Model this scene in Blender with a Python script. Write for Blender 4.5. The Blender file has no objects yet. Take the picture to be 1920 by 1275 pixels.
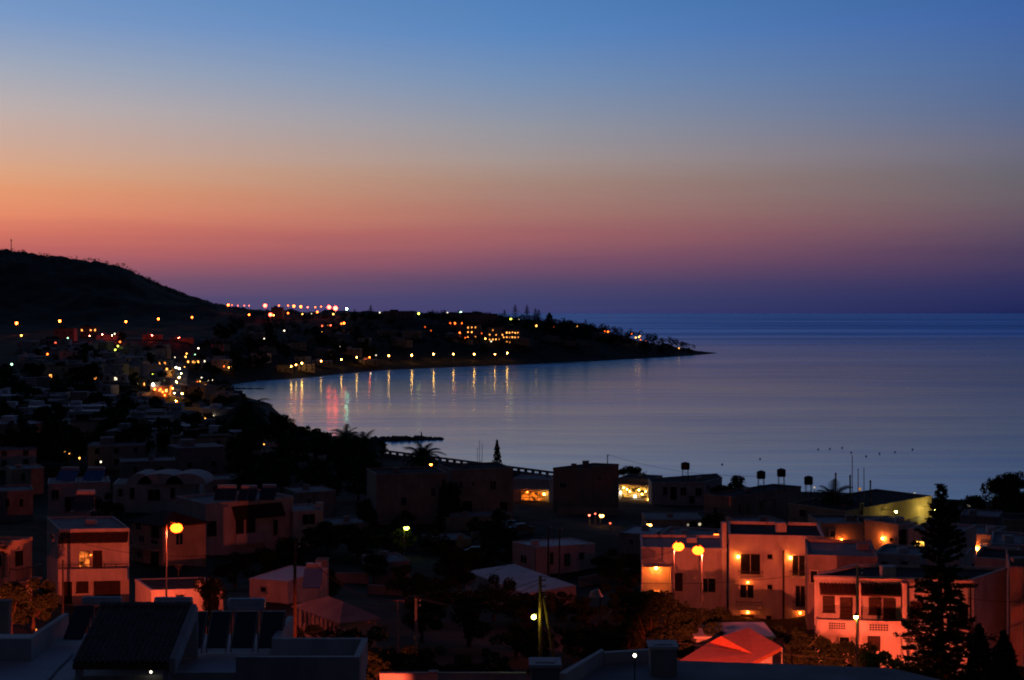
import bpy, math, random
import numpy as np
from mathutils import Vector, noise as mnoise
random.seed(7)
S = bpy.context.scene
COL = S.collection
F = 2667.0      # focal length in pixels of the 1920 px wide photograph
HZ = 586.0      # horizon row
CH = 45.0       # camera height above the sea

# ---------------------------------------------------------------- camera
cd = bpy.data.cameras.new('camera')
cam = bpy.data.objects.new('camera', cd)
COL.objects.link(cam)
cam.location = (0, 0, CH)
cam.rotation_euler = (math.radians(90), 0, 0)
cd.sensor_width = 36.0
cd.lens = F / 1920 * 36.0
cd.shift_y = -(637.5 - HZ) / 1920.0
cd.clip_start = 0.5
cd.clip_end = 200000
S.camera = cam
S.view_settings.view_transform = 'Standard'
S.view_settings.look = 'None'
S.view_settings.exposure = 0.0
S.view_settings.gamma = 1.0
S.cycles.max_bounces = 4
S.cycles.diffuse_bounces = 2
S.cycles.glossy_bounces = 3
S.cycles.transmission_bounces = 2
S.cycles.use_denoising = True
S.cycles.sample_clamp_indirect = 4.0
S.cycles.caustics_reflective = False
S.cycles.caustics_refractive = False
S.cycles.filter_width = 1.9

def lin(c):
    o = []
    for x in c:
        x /= 255.0
        o.append(x / 12.92 if x <= 0.04045 else ((x + 0.055) / 1.055) ** 2.4)
    return (o[0], o[1], o[2], 1.0)

# ---------------------------------------------------------------- dusk sky
SKY = {
 'left':  [(586,(84,72,112)),(560,(94,77,112)),(530,(128,86,108)),(500,(168,95,103)),(470,(196,104,98)),(440,(214,118,99)),(410,(232,140,106)),(370,(231,154,112)),(330,(222,166,132)),(290,(210,170,150)),(220,(190,176,174)),(150,(162,170,186)),(60,(124,154,198)),(0,(110,148,196))],
 'mid':   [(586,(60,62,110)),(560,(66,67,110)),(530,(84,71,106)),(490,(124,81,104)),(440,(160,98,102)),(400,(167,115,107)),(340,(166,136,124)),(300,(164,148,144)),(240,(148,150,160)),(150,(118,144,180)),(60,(90,134,190)),(0,(82,128,184))],
 'right': [(586,(26,34,84)),(570,(34,41,88)),(545,(43,46,92)),(520,(54,51,92)),(480,(72,61,92)),(420,(96,81,98)),(380,(101,94,104)),(340,(99,98,110)),(290,(102,104,126)),(220,(84,104,144)),(150,(74,104,154)),(60,(64,100,164)),(0,(54,98,156))],
}
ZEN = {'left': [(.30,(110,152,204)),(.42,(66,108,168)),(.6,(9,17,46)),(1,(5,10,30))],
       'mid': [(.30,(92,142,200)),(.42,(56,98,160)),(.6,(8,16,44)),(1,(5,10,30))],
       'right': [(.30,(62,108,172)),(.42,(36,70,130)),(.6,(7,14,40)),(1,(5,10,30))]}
W = bpy.data.worlds.new('World'); S.world = W; W.use_nodes = True
nt = W.node_tree; nt.nodes.clear()
def N(t, **k):
    n = nt.nodes.new(t)
    for a, b in k.items(): setattr(n, a, b)
    return n
def M(op, a, b=None, clamp=False):
    n = N('ShaderNodeMath', operation=op, use_clamp=clamp)
    for i, x in enumerate((a, b)):
        if x is None: continue
        if isinstance(x, (int, float)): n.inputs[i].default_value = x
        else: nt.links.new(x, n.inputs[i])
    return n.outputs[0]
tc = N('ShaderNodeTexCoord'); sx = N('ShaderNodeSeparateXYZ'); nt.links.new(tc.outputs['Generated'], sx.inputs[0])
zz = M('MAXIMUM', sx.outputs[2], 0.0)
# thin streaks of cloud low over the horizon
mp = N('ShaderNodeMapping'); mp.inputs['Scale'].default_value = (3, 3, 60)
nt.links.new(tc.outputs['Generated'], mp.inputs[0])
ns = N('ShaderNodeTexNoise'); ns.inputs['Scale'].default_value = 1.6; ns.inputs['Detail'].default_value = 5
nt.links.new(mp.outputs[0], ns.inputs[0])
wob = M('MULTIPLY', M('SUBTRACT', ns.outputs[0], 0.5), 0.028)
fac = M('POWER', M('MAXIMUM', M('ADD', zz, M('MULTIPLY', wob, M('MULTIPLY', M('MULTIPLY', zz, 12.0, True), M('SUBTRACT', 1.0, M('MULTIPLY', zz, 6.5), True)))), 0.0), 0.5)
def ramp(key):
    r = N('ShaderNodeValToRGB'); cr = r.color_ramp; cr.interpolation = 'LINEAR'
    pts = []
    for v, c in SKY[key]:
        t = (HZ - v) / F
        pts.append((math.sqrt(t / math.sqrt(1 + t * t)), c))
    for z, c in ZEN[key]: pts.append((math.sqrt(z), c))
    cr.elements[0].position = 0; cr.elements[0].color = lin(pts[0][1])
    cr.elements[1].position = 1; cr.elements[1].color = lin(pts[-1][1])
    for p, c in pts[1:-1]:
        e = cr.elements.new(p); e.color = lin(c)
    nt.links.new(fac, r.inputs[0]); return r.outputs[0]
az = M('ARCTAN2', sx.outputs[0], sx.outputs[1])
def sm(a, b, x):
    n = N('ShaderNodeMapRange', interpolation_type='LINEAR'); n.inputs[1].default_value = a; n.inputs[2].default_value = b
    nt.links.new(x, n.inputs[0]); return n.outputs[0]
def mix(f, a, b):
    n = N('ShaderNodeMix', data_type='RGBA'); nt.links.new(f, n.inputs[0])
    for i, x in ((6, a), (7, b)):
        if isinstance(x, tuple): n.inputs[i].default_value = x
        else: nt.links.new(x, n.inputs[i])
    return n.outputs[2]
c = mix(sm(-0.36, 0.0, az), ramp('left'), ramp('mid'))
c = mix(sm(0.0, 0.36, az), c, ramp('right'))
c = mix(sm(0.36, 1.1, M('ABSOLUTE', az)), c, lin((20, 23, 37)))
bg = N('ShaderNodeBackground'); bg.inputs[1].default_value = 1.0
nt.links.new(c, bg.inputs[0])
wo = N('ShaderNodeOutputWorld'); nt.links.new(bg.outputs[0], wo.inputs[0])
W.cycles.sampling_method = 'MANUAL'; W.cycles.sample_map_resolution = 512

# ---------------------------------------------------------------- materials
MATS = {}
def mat(name, col, rough=0.8, spec=0.3, var=0.25, scale=1.5, bump=0.0, metal=0.0, pattern=None):
    if name in MATS: return MATS[name]
    m = bpy.data.materials.new(name); m.use_nodes = True; t = m.node_tree; b = t.nodes['Principled BSDF']
    b.inputs['Roughness'].default_value = rough; b.inputs['Specular IOR Level'].default_value = spec; b.inputs['Metallic'].default_value = metal
    geo = t.nodes.new('ShaderNodeNewGeometry')
    n = t.nodes.new('ShaderNodeTexNoise'); n.inputs['Scale'].default_value = scale; n.inputs['Detail'].default_value = 6; n.inputs['Roughness'].default_value = 0.6
    t.links.new(geo.outputs['Position'], n.inputs['Vector'])
    r = t.nodes.new('ShaderNodeValToRGB')
    lo = tuple(x * (1 - var) for x in col) + (1,); hi = tuple(min(1, x * (1 + var)) for x in col) + (1,)
    r.color_ramp.elements[0].position = .32; r.color_ramp.elements[0].color = lo
    r.color_ramp.elements[1].position = .68; r.color_ramp.elements[1].color = hi
    t.links.new(n.outputs[0], r.inputs[0]); out = r.outputs[0]; hgt = n.outputs[0]
    if 'render' in name:   # rain streaks and patched plaster
        mp = t.nodes.new('ShaderNodeMapping'); mp.inputs['Scale'].default_value = (1.3, 1.3, .35); t.links.new(geo.outputs['Position'], mp.inputs[0])
        n2 = t.nodes.new('ShaderNodeTexNoise'); n2.inputs['Scale'].default_value = 1.0; n2.inputs['Detail'].default_value = 7; n2.inputs['Roughness'].default_value = .7; t.links.new(mp.outputs[0], n2.inputs['Vector'])
        r2 = t.nodes.new('ShaderNodeMapRange'); r2.inputs[1].default_value = .40; r2.inputs[2].default_value = .62; r2.inputs[3].default_value = 1.0; r2.inputs[4].default_value = .80; t.links.new(n2.outputs[0], r2.inputs[0])
        mm = t.nodes.new('ShaderNodeVectorMath'); mm.operation = 'SCALE'; t.links.new(out, mm.inputs[0]); t.links.new(r2.outputs[0], mm.inputs['Scale']); out = mm.outputs[0]
    if pattern == 'planks':
        w = t.nodes.new('ShaderNodeTexWave'); w.bands_direction = 'Z'; w.inputs['Scale'].default_value = 1.1; w.inputs['Distortion'].default_value = .3
        t.links.new(geo.outputs['Position'], w.inputs['Vector']); hgt = w.outputs[1]
    if bump:
        bp = t.nodes.new('ShaderNodeBump'); bp.inputs['Strength'].default_value = bump; bp.inputs['Distance'].default_value = .05
        t.links.new(hgt, bp.inputs['Height']); t.links.new(bp.outputs[0], b.inputs['Normal'])
    t.links.new(out, b.inputs['Base Color'])
    MATS[name] = m; return m
def emis(name, col, s):
    if name in MATS: return MATS[name]
    m = bpy.data.materials.new(name); m.use_nodes = True; t = m.node_tree; t.nodes.clear()
    e = t.nodes.new('ShaderNodeEmission'); e.inputs[0].default_value = tuple(col) + (1,); e.inputs[1].default_value = s
    o = t.nodes.new('ShaderNodeOutputMaterial'); t.links.new(e.outputs[0], o.inputs[0])
    MATS[name] = m; return m
def litpane(name, col, s):
    """a lit window seen from outside: curtains and furniture break the light up"""
    if name in MATS: return MATS[name]
    m = bpy.data.materials.new(name); m.use_nodes = True; t = m.node_tree; t.nodes.clear()
    g = t.nodes.new('ShaderNodeNewGeometry'); n = t.nodes.new('ShaderNodeTexNoise'); n.inputs['Scale'].default_value = 1.3; n.inputs['Detail'].default_value = 3
    t.links.new(g.outputs['Position'], n.inputs['Vector'])
    r = t.nodes.new('ShaderNodeMapRange'); r.inputs[1].default_value = .42; r.inputs[2].default_value = .60; r.inputs[3].default_value = s * .06; r.inputs[4].default_value = s * 1.5
    t.links.new(n.outputs[0], r.inputs[0])
    e = t.nodes.new('ShaderNodeEmission'); e.inputs[0].default_value = tuple(col) + (1,); t.links.new(r.outputs[0], e.inputs[1])
    o = t.nodes.new('ShaderNodeOutputMaterial'); t.links.new(e.outputs[0], o.inputs[0])
    MATS[name] = m; return m

white = mat('white_render', (.66, .64, .62), .85, .2, .10, .5, .25)
cream = mat('cream_render', (.58, .50, .38), .85, .2, .12, .5, .25)
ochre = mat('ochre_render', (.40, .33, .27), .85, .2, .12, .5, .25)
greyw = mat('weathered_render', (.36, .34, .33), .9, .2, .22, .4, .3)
conc = mat('concrete_roof', (.34, .34, .35), .95, .06, .22, .7, .3)
whiteroof = mat('whitewashed_roof', (.66, .67, .70), .8, .2, .14, .6, .2)
darkroof = mat('bitumen_roof', (.05, .05, .055), .95, .04, .3, .8, .3)
oldtile = mat('weathered_tile', (.27, .24, .24), .75, .3, .35, 3, .2)
tile = mat('clay_tile', (.055, .03, .026), .8, .2, .35, 3, .2)
shutter = mat('brown_shutter', (.03, .015, .011), .6, .3, .25, 3, .3, 0, 'planks')
glass = mat('dark_glass', (.012, .014, .018), .12, .6, .2, 1)
frame_m = mat('painted_frame', (.5, .48, .45), .6, .3, .1, 2)
metal = mat('galvanised_metal', (.32, .33, .34), .5, .4, .2, 4, 0, .4)
darkmetal = mat('dark_metal', (.04, .04, .045), .55, .4, .2, 4)
wood = mat('pole_timber', (.22, .13, .08), .85, .2, .3, 5, .4)
bark = mat('bark', (.10, .07, .05), .95, .1, .3, 4, .4)
leaf = mat('leaf_green', (.04, .062, .026), .85, .06, .5, .7)
leafd = mat('conifer_green', (.020, .034, .020), .85, .05, .45, .8)
palmleaf = mat('palm_green', (.05, .08, .03), .6, .25, .35, .8)
tank_m = mat('black_plastic', (.02, .02, .022), .5, .4, .2, 2)
skyblue_panel = mat('collector_painted_sky', (.10, .26, .62), .5, .4, .12, 2)  # blue base colour stands in for sky reflected in the collector glass
panel_m = mat('collector_glass', (.02, .035, .07), .10, .8, .15, 2)
whitetank = mat('heater_tank', (.55, .57, .6), .35, .5, .06, 2, 0, .2)
redcloth = mat('awning_canvas', (.66, .20, .12), .85, .1, .10, 2, .2)
stone = mat('stone', (.22, .20, .18), .95, .1, .35, 1.4, .6)
wire_m = mat('cable', (.05, .05, .05), .7, .2, .1, 4)
asphalt = mat('asphalt', (.13, .125, .12), .8, .3, .25, 1.5, .2)
carpaint = mat('car_paint_dark', (.03, .04, .07), .55, .25, .1, 1, 0, 0)
carpaint2 = mat('car_paint_grey', (.10, .11, .13), .55, .25, .1, 1, 0, 0)
rubber = mat('rubber', (.02, .02, .02), .9, .2, .2, 5)

# ---------------------------------------------------------------- helpers
def P(u, v, D): return Vector(((u - 960) / F * D, D, CH + (HZ - v) / F * D))
def Pz(u, v, z): return P(u, v, (CH - z) * F / (v - HZ))
def tag(o, label=None, cat=None, group=None, kind=None):
    if label: o['label'] = label
    if cat: o['category'] = cat
    if group: o['group'] = group
    if kind: o['kind'] = kind
    return o
def empty(name, loc):
    o = bpy.data.objects.new(name, None); o.location = loc; COL.objects.link(o); o.empty_display_size = .3
    return o
class MB:
    def __init__(s): s.v = []; s.f = []
    def poly(s, pts):
        n = len(s.v); s.v += [tuple(p) for p in pts]; s.f.append(tuple(range(n, n + len(pts)))); return s
    def obox(s, p, t, n, a0, a1, d0, d1, z0, z1):
        """box in the frame p, t (along), n (out), world up; z absolute"""
        base = len(s.v)
        for z in (z0, z1):
            for a, d in ((a0, d0), (a1, d0), (a1, d1), (a0, d1)):
                s.v.append((p[0] + t[0] * a + n[0] * d, p[1] + t[1] * a + n[1] * d, z))
        b = base
        s.f += [(b, b+3, b+2, b+1), (b+4, b+5, b+6, b+7), (b, b+1, b+5, b+4), (b+1, b+2, b+6, b+5), (b+2, b+3, b+7, b+6), (b+3, b, b+4, b+7)]
        return s
    def box(s, x0, x1, y0, y1, z0, z1): return s.obox((0, 0, 0), (1, 0, 0), (0, 1, 0), x0, x1, y0, y1, z0, z1)
    def prism(s, pts, z0, z1):
        n = len(pts); b = len(s.v)
        s.v += [(p[0], p[1], z0) for p in pts] + [(p[0], p[1], z1) for p in pts]
        s.f.append(tuple(range(b + n - 1, b - 1, -1))); s.f.append(tuple(range(b + n, b + 2 * n)))
        for i in range(n):
            j = (i + 1) % n; s.f.append((b + i, b + j, b + n + j, b + n + i))
        return s
    def tube(s, pts, r, k=8, cap=True):
        pts = [Vector(p) for p in pts]; rs = r if isinstance(r, (list, tuple)) else [r] * len(pts)
        rings = []
        for i, p in enumerate(pts):
            d = (pts[min(i + 1, len(pts) - 1)] - pts[max(i - 1, 0)]).normalized()
            a = d.orthogonal().normalized(); bb = d.cross(a)
            b = len(s.v)
            for j in range(k):
                t = 2 * math.pi * j / k; s.v.append(tuple(p + (a * math.cos(t) + bb * math.sin(t)) * rs[i]))
            if i:   # align with previous ring by nearest vertex
                pv = Vector(s.v[rings[-1]]); off = min(range(k), key=lambda j: (Vector(s.v[b + j]) - pv).length)
                ring = [s.v[b + (j + off) % k] for j in range(k)]; s.v[b:b + k] = ring
            rings.append(b)
        for a, b in zip(rings, rings[1:]):
            for j in range(k): s.f.append((a + j, a + (j + 1) % k, b + (j + 1) % k, b + j))
        if cap: s.f.append(tuple(rings[0] + j for j in reversed(range(k)))); s.f.append(tuple(rings[-1] + j for j in range(k)))
        return s
    def ball(s, c, r, sz=1.0, seg=10, rings=6):
        b = len(s.v); c = Vector(c)
        s.v.append((c.x, c.y, c.z - r * sz))
        for i in range(1, rings):
            ph = math.pi * i / rings - math.pi / 2
            for j in range(seg):
                t = 2 * math.pi * j / seg; s.v.append((c.x + r * math.cos(ph) * math.cos(t), c.y + r * math.cos(ph) * math.sin(t), c.z + r * sz * math.sin(ph)))
        s.v.append((c.x, c.y, c.z + r * sz)); top = len(s.v) - 1
        for j in range(seg):
            s.f.append((b, b + 1 + (j + 1) % seg, b + 1 + j)); q = b + 1 + (rings - 2) * seg
            s.f.append((top, q + j, q + (j + 1) % seg))
        for i in range(rings - 2):
            q = b + 1 + i * seg
            for j in range(seg): s.f.append((q + j, q + (j + 1) % seg, q + seg + (j + 1) % seg, q + seg + j))
        return s
    def build(s, name, m, parent=None, smooth=False):
        me = bpy.data.meshes.new(name); o = bpy.data.objects.new(name, me); COL.objects.link(o)
        off = Vector((0, 0, 0))
        if parent:
            q = parent
            while q: off += Vector(q.location); q = q.parent
            o.parent = parent
        me.from_pydata([(x - off.x, y - off.y, z - off.z) for x, y, z in s.v], [], s.f)
        for mm in (m if isinstance(m, list) else [m]): me.materials.append(mm)
        if smooth: me.polygons.foreach_set('use_smooth', [True] * len(me.polygons))
        me.update(); return o
def copy_tree(o, parent=None):
    c = o.copy(); COL.objects.link(c); c.parent = parent
    for ch in list(o.children): copy_tree(ch, c)
    return c
ORD = ['first','second','third','fourth','fifth','sixth','seventh','eighth','ninth','tenth','eleventh','twelfth','thirteenth','fourteenth','fifteenth','sixteenth','seventeenth','eighteenth','nineteenth','twentieth','twenty-first','twenty-second','twenty-third','twenty-fourth','twenty-fifth','twenty-sixth','twenty-seventh','twenty-eighth','twenty-ninth','thirtieth']

# ---------------------------------------------------------------- table of the nearer houses
# corners: roofline corners (u, v) left to right along the faces one can see, all at one height; D: distance of corner k
T = []
def bt(key, kind, label, cat, corners, D, h, depth=9, k=0, wall=white, roof='flat', roofmat=None, par=.45, group=None, ctrl=True, wins=(), extra=None):
    T.append(dict(key=key, kind=kind, label=label, cat=cat, corners=corners, D=D, h=h, depth=depth, k=k, wall=wall, roof=roof, roofmat=roofmat, par=par, group=group, ctrl=ctrl, wins=wins, extra=extra))
# wins: (face, u0, u1, v0, v1, type) ; types: w dark window, s shutter, d door, l lit warm, y lit yellow, o bright orange, q white lit
bt('R1','two_storey_house','red-lit two storey house behind the tall conifer, twin tiled pent roofs and lattice balcony walls','house',
   [(1527,1085),(1825,1092),(1888,1070)],105.5,7.2,9,roofmat=darkroof,par=.25,wins=[
   (0,1545,1563,1119,1147,'s'),(0,1577,1596,1122,1157,'s'),(0,1631,1650,1123,1151,'s'),(0,1658,1677,1125,1159,'s'),(0,1629,1648,1192,1221,'d'),(0,1797,1815,1134,1162,'w'),(0,1709,1727,1130,1158,'s'),(0,1574,1592,1194,1222,'w')])
bt('R1b','neighbour_house','dim red-lit house wall cut by the right edge of the picture','house',[(1893,1073),(1990,1078)],106,7.2,8,wall=ochre,wins=[(0,1925,1945,1110,1140,'w')])
bt('R2','three_storey_house','red-lit three storey house with balcony doors and two glowing wall lamps','house',
   [(1367,1008),(1545,1012)],140,8.9,9,roofmat=darkroof,par=.35,wins=[
   (0,1389,1425,1038,1077,'w'),(0,1388,1413,1096,1121,'w'),(0,1391,1412,1153,1172,'d'),(0,1439,1448,1039,1048,'w'),(0,1439,1448,1096,1105,'w'),(0,1437,1446,1154,1163,'w'),(0,1486,1509,1041,1080,'w'),(0,1492,1509,1098,1138,'w')])
bt('R3','porch_house','low pale house with a warmly lit porch behind the twin street lamps','house',
   [(1203,1031),(1362,1033)],141,5.6,8,roofmat=conc,par=.3,wins=[(0,1314,1341,1084,1110,'w'),(0,1264,1278,1076,1108,'d')])
bt('R4','dark_wing_house','dark flat roofed house between the three storey house and the lattice balcony house','house',
   [(1514,1046),(1645,1050)],127,6.4,9,wall=greyw,roofmat=conc,par=.3,wins=[(0,1520,1532,1070,1092,'w')])
bt('R5','upper_house','pink-lit upper house with a single wall lamp and a dark doorway','house',
   [(1621,979),(1684,988),(1716,984)],166,3.4,8,roofmat=conc,par=.3,wins=[(0,1669,1677,1008,1016,'w'),(1,1686,1697,995,1028,'d')])
bt('R5b','dark_upper_house','dark brown upper house with a wall lamp at its foot','house',[(1540,986),(1619,986)],160,3.4,7,wall=ochre,roofmat=conc,par=.3,wins=[(0,1556,1566,994,1006,'w')])
bt('R6','lamp_house','pink house with one glaring wall lamp to the right of the tall conifer','house',[(1796,1003),(1858,1008)],168,3.4,8,roofmat=conc,par=.3,wins=[(0,1838,1850,1018,1040,'q2'),(0,1818,1825,1022,1034,'w')])
bt('R7','flat_roof_house','lilac flat roofed house at the right edge above the red house','house',[(1858,1024),(1990,1031)],150,4.2,9,roofmat=conc,par=.3,wins=[(0,1890,1902,1036,1052,'w')])
bt('R6b','yellow_wall_house','small dull yellow walled house at the far right edge','house',[(1880,976),(1990,980)],205,3.5,7,wall=cream,roofmat=darkroof,par=.2)
bt('R12','white_terrace_house','white house showing a lit arched frame behind the conifer','house',[(1704,996),(1796,1004)],160,3.8,7,roofmat=conc,par=.3,wins=[(0,1715,1733,1014,1032,'y2')])
bt('R8','long_low_building','long low building with a dark roof and a yellow floodlit end wall','building',
   [(1478,946),(1584,961),(1747,932)],229,4.2,14,roofmat=darkroof,par=.25,wall=cream,wins=[(1,1612,1618,945,965,'w'),(0,1500,1512,955,970,'w')])
bt('R9','tank_roof_house','house under three black water tanks, dim side wall with narrow windows','house',
   [(1320,929),(1374,934),(1502,914)],235,6.2,10,wall=greyw,roofmat=darkroof,par=.25,wins=[(1,1383,1389,946,964,'w'),(1,1397,1404,944,966,'w'),(1,1447,1453,935,952,'w'),(0,1338,1346,950,966,'w'),(1,1421,1432,938,958,'w')])
bt('R10','white_beach_house','white beach house with a row of dark windows under one water tank','house',
   [(1222,907),(1322,905),(1354,897)],300,5.4,9,roofmat=darkroof,par=.2,wins=[(0,1243,1251,913,928,'w'),(0,1258,1268,914,937,'d'),(0,1276,1286,914,928,'w'),(0,1304,1315,915,929,'w'),(1,1326,1330,910,917,'w'),(0,1292,1302,930,944,'w')])
bt('R11','taverna','brightly lit yellow beach restaurant beside the tan house','restaurant',[(1160,897),(1222,900)],318,5.2,8,wall=cream,roofmat=darkroof,par=.2,wins=[(0,1166,1216,912,934,'y3')])
bt('C1','tan_house','plain tan two storey house standing against the water near the shore','house',
   [(1037,879),(1085,881),(1160,872)],270,8.3,9,wall=ochre,roofmat=darkroof,par=.25,wins=[(1,1121,1126,893,900,'w'),(0,1050,1062,905,915,'w')])
bt('C2','awning_taverna','small restaurant with an orange glowing front left of the tan house','restaurant',[(962,899),(1030,901)],288,5,8,roofmat=conc,par=.2,wins=[(0,978,1023,921,939,'o')])
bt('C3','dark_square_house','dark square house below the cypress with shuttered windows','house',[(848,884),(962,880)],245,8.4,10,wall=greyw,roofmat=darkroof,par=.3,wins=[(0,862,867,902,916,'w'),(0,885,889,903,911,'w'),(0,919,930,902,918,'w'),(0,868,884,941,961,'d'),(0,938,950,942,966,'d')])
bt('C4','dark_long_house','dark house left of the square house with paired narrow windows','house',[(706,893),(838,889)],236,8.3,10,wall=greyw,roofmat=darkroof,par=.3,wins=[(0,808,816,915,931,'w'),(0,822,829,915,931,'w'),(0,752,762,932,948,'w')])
bt('C6','low_white_house','low white house with dark windows in the middle of the dark gardens','house',
   [(961,1017),(1005,1028),(1116,1021)],182,3.8,7,roofmat=whiteroof,par=.15,wins=[(0,977,988,1040,1057,'w'),(1,1031,1037,1036,1058,'w'),(1,1058,1068,1038,1061,'w'),(1,1086,1094,1036,1048,'w')])
bt('C7','white_roof_house','house showing a large pale roof in front of the low white house','house',
   [(873,1071),(985,1114),(1080,1098)],157.8,3.0,None,roofmat=whiteroof,par=0,wins=[(1,1010,1020,1125,1140,'w')])
bt('L1','balcony_house','red-lit two storey house at left with one lit balcony door','house',
   [(88,973),(111,996),(242,994)],146.5,8.1,9,roofmat=conc,par=.2,wins=[(1,149,168,1033,1062,'l'),(1,176,190,1034,1062,'s2'),(1,145,164,1087,1110,'s'),(1,178,192,1087,1120,'d'),(1,195,208,1087,1120,'d'),(1,210,224,1087,1120,'d'),(1,120,135,1088,1130,'s2'),(0,96,101,1000,1014,'w')])
bt('L2','corner_house','orange-lit house cut by the left edge with a curved balcony','house',[(-60,1019),(18,1021),(60,1013)],128,5.8,8,wall=cream,roofmat=conc,par=.3,wins=[(0,-8,4,1040,1062,'w'),(1,30,40,1036,1060,'d')])
bt('L3','tiled_house','cream house with a tiled hip roof left of the brightest street lamp','house',
   [(246,977),(303,986),(386,979)],170,5.2,8,k=1,wall=cream,roof='hip',roofmat=tile,wins=[(0,256,266,982,994,'w'),(0,286,297,984,1007,'s'),(0,262,272,1003,1017,'w'),(0,284,297,1011,1021,'w'),(0,285,297,1034,1060,'s'),(0,258,268,1032,1046,'w'),(1,330,342,1000,1020,'w')])
bt('L4','broad_white_house','broad white house with a tiled canopy over its upper windows','house',
   [(386,950),(550,936)],188,7.6,10,roofmat=conc,par=.4,wins=[(0,390,404,979,1003,'s'),(0,443,455,974,1000,'d'),(0,463,477,972,1000,'d'),(0,512,520,975,1002,'w')])
bt('L4b','blue_trim_house','small bluish house right of the broad white house','house',[(550,961),(606,958)],194,5.2,7,roofmat=conc,par=.2,wins=[(0,567,590,965,982,'w')])
bt('L5','solar_roof_house','pale house carrying two bright blue solar collectors','house',[(90,909),(206,905)],215,5.4,8,roofmat=conc,par=.15,wins=[(0,97,110,919,936,'w'),(0,122,147,932,958,'w'),(0,158,166,918,932,'w')])
bt('L6','vaulted_house','pale house with rounded vaults along its roof','house',[(212,909),(374,906)],226,4.9,8,roofmat=conc,par=.1,wins=[(0,244,252,915,935,'w'),(0,278,300,918,938,'w'),(0,320,328,915,935,'w'),(0,222,230,917,930,'w')])
bt('L7','dark_roof_cottage','low cottage with a dark sloping roof and a red-lit front wall','cottage',[(254,1088),(284,1109),(418,1105)],124,2.6,7,roofmat=darkroof,par=.12,wins=[(1,330,345,1115,1125,'w')])
bt('L8','veranda_cottage','low cottage with a broad shallow roof and a red-lit colonnade','cottage',[(556,1137),(636,1166),(706,1158)],112,2.4,None,roofmat=conc,roof='hip',wins=[(0,572,580,1152,1170,'w')])
bt('L9','pale_shed','pale low roof in front of the dark garden left of the cottage','shed',[(468,1086),(540,1092)],128,2.3,7,roofmat=whiteroof,par=.1,wins=[(0,490,500,1100,1110,'w')])
bt('C9','far_pale_roof','pale low roof beyond the yellow lantern window','house',[(1212,975),(1318,975)],225,3.3,8,wall=greyw,roofmat=conc,par=.1,wins=[(0,1240,1250,985,998,'w')])

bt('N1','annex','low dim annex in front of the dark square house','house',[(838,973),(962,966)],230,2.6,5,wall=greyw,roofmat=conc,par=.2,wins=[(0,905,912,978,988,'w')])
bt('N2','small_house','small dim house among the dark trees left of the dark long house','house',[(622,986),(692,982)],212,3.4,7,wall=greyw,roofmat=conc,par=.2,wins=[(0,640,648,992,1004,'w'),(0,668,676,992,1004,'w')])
bt('N3','brick_tower','narrow reddish tower above the veranda cottage','tower',[(592,1053),(613,1053)],136,4.2,1.4,wall=ochre,roofmat=conc,par=.15,wins=[(0,599,606,1062,1072,'w')])
bt('N4','small_house','small pale roofed house right of the low white house','house',[(1160,1001),(1226,1005)],188,3.0,7,wall=greyw,roofmat=whiteroof,par=.2,wins=[(0,1180,1188,1010,1022,'w')])
bt('N5','terrace_house','pale terrace house directly above the lattice balcony house','house',[(1640,1041),(1724,1047)],148,3.4,6,roofmat=conc,par=.3,wins=[(0,1652,1664,1052,1066,'w'),(0,1690,1702,1052,1068,'w')])
bt('N6','terrace_house','terrace house directly behind the tall conifer','house',[(1738,1046),(1802,1051)],140,4.2,6,roofmat=conc,par=.3,wins=[(0,1790,1798,1058,1072,'w')])
bt('N7','terrace_house','reddish terrace house above the right side wall of the lattice balcony house','house',[(1826,1050),(1898,1055)],134,4.6,7,roofmat=darkroof,par=.3,wins=[(0,1872,1882,1062,1074,'w')])
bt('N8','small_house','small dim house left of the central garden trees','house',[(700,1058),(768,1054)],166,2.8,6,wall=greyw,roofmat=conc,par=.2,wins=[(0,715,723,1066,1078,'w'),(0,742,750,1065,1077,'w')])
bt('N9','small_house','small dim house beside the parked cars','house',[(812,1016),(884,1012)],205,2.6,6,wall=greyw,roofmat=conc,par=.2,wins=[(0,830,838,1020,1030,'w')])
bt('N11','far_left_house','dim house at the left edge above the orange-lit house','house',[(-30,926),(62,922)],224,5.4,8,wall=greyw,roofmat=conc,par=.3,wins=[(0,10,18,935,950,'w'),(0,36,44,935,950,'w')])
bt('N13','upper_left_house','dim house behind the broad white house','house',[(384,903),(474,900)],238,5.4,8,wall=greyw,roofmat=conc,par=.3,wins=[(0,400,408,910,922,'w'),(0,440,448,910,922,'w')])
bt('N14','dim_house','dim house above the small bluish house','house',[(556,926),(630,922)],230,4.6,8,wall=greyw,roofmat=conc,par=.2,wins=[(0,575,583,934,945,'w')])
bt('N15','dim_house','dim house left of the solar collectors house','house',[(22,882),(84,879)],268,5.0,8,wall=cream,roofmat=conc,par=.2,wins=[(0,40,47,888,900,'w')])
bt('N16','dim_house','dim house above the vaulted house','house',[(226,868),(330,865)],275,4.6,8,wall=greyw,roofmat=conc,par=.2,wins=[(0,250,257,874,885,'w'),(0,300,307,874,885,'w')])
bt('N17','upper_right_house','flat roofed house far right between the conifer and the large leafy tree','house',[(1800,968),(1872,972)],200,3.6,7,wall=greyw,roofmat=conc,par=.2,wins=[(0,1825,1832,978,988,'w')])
bt('N18','flat_roof_house','small flat roofed house right behind the twin street lamps','house',[(1238,1004),(1338,1009)],176,3.2,6,roofmat=conc,par=.3,wins=[(0,1262,1270,1016,1028,'w'),(0,1300,1308,1016,1028,'w')])
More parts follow.
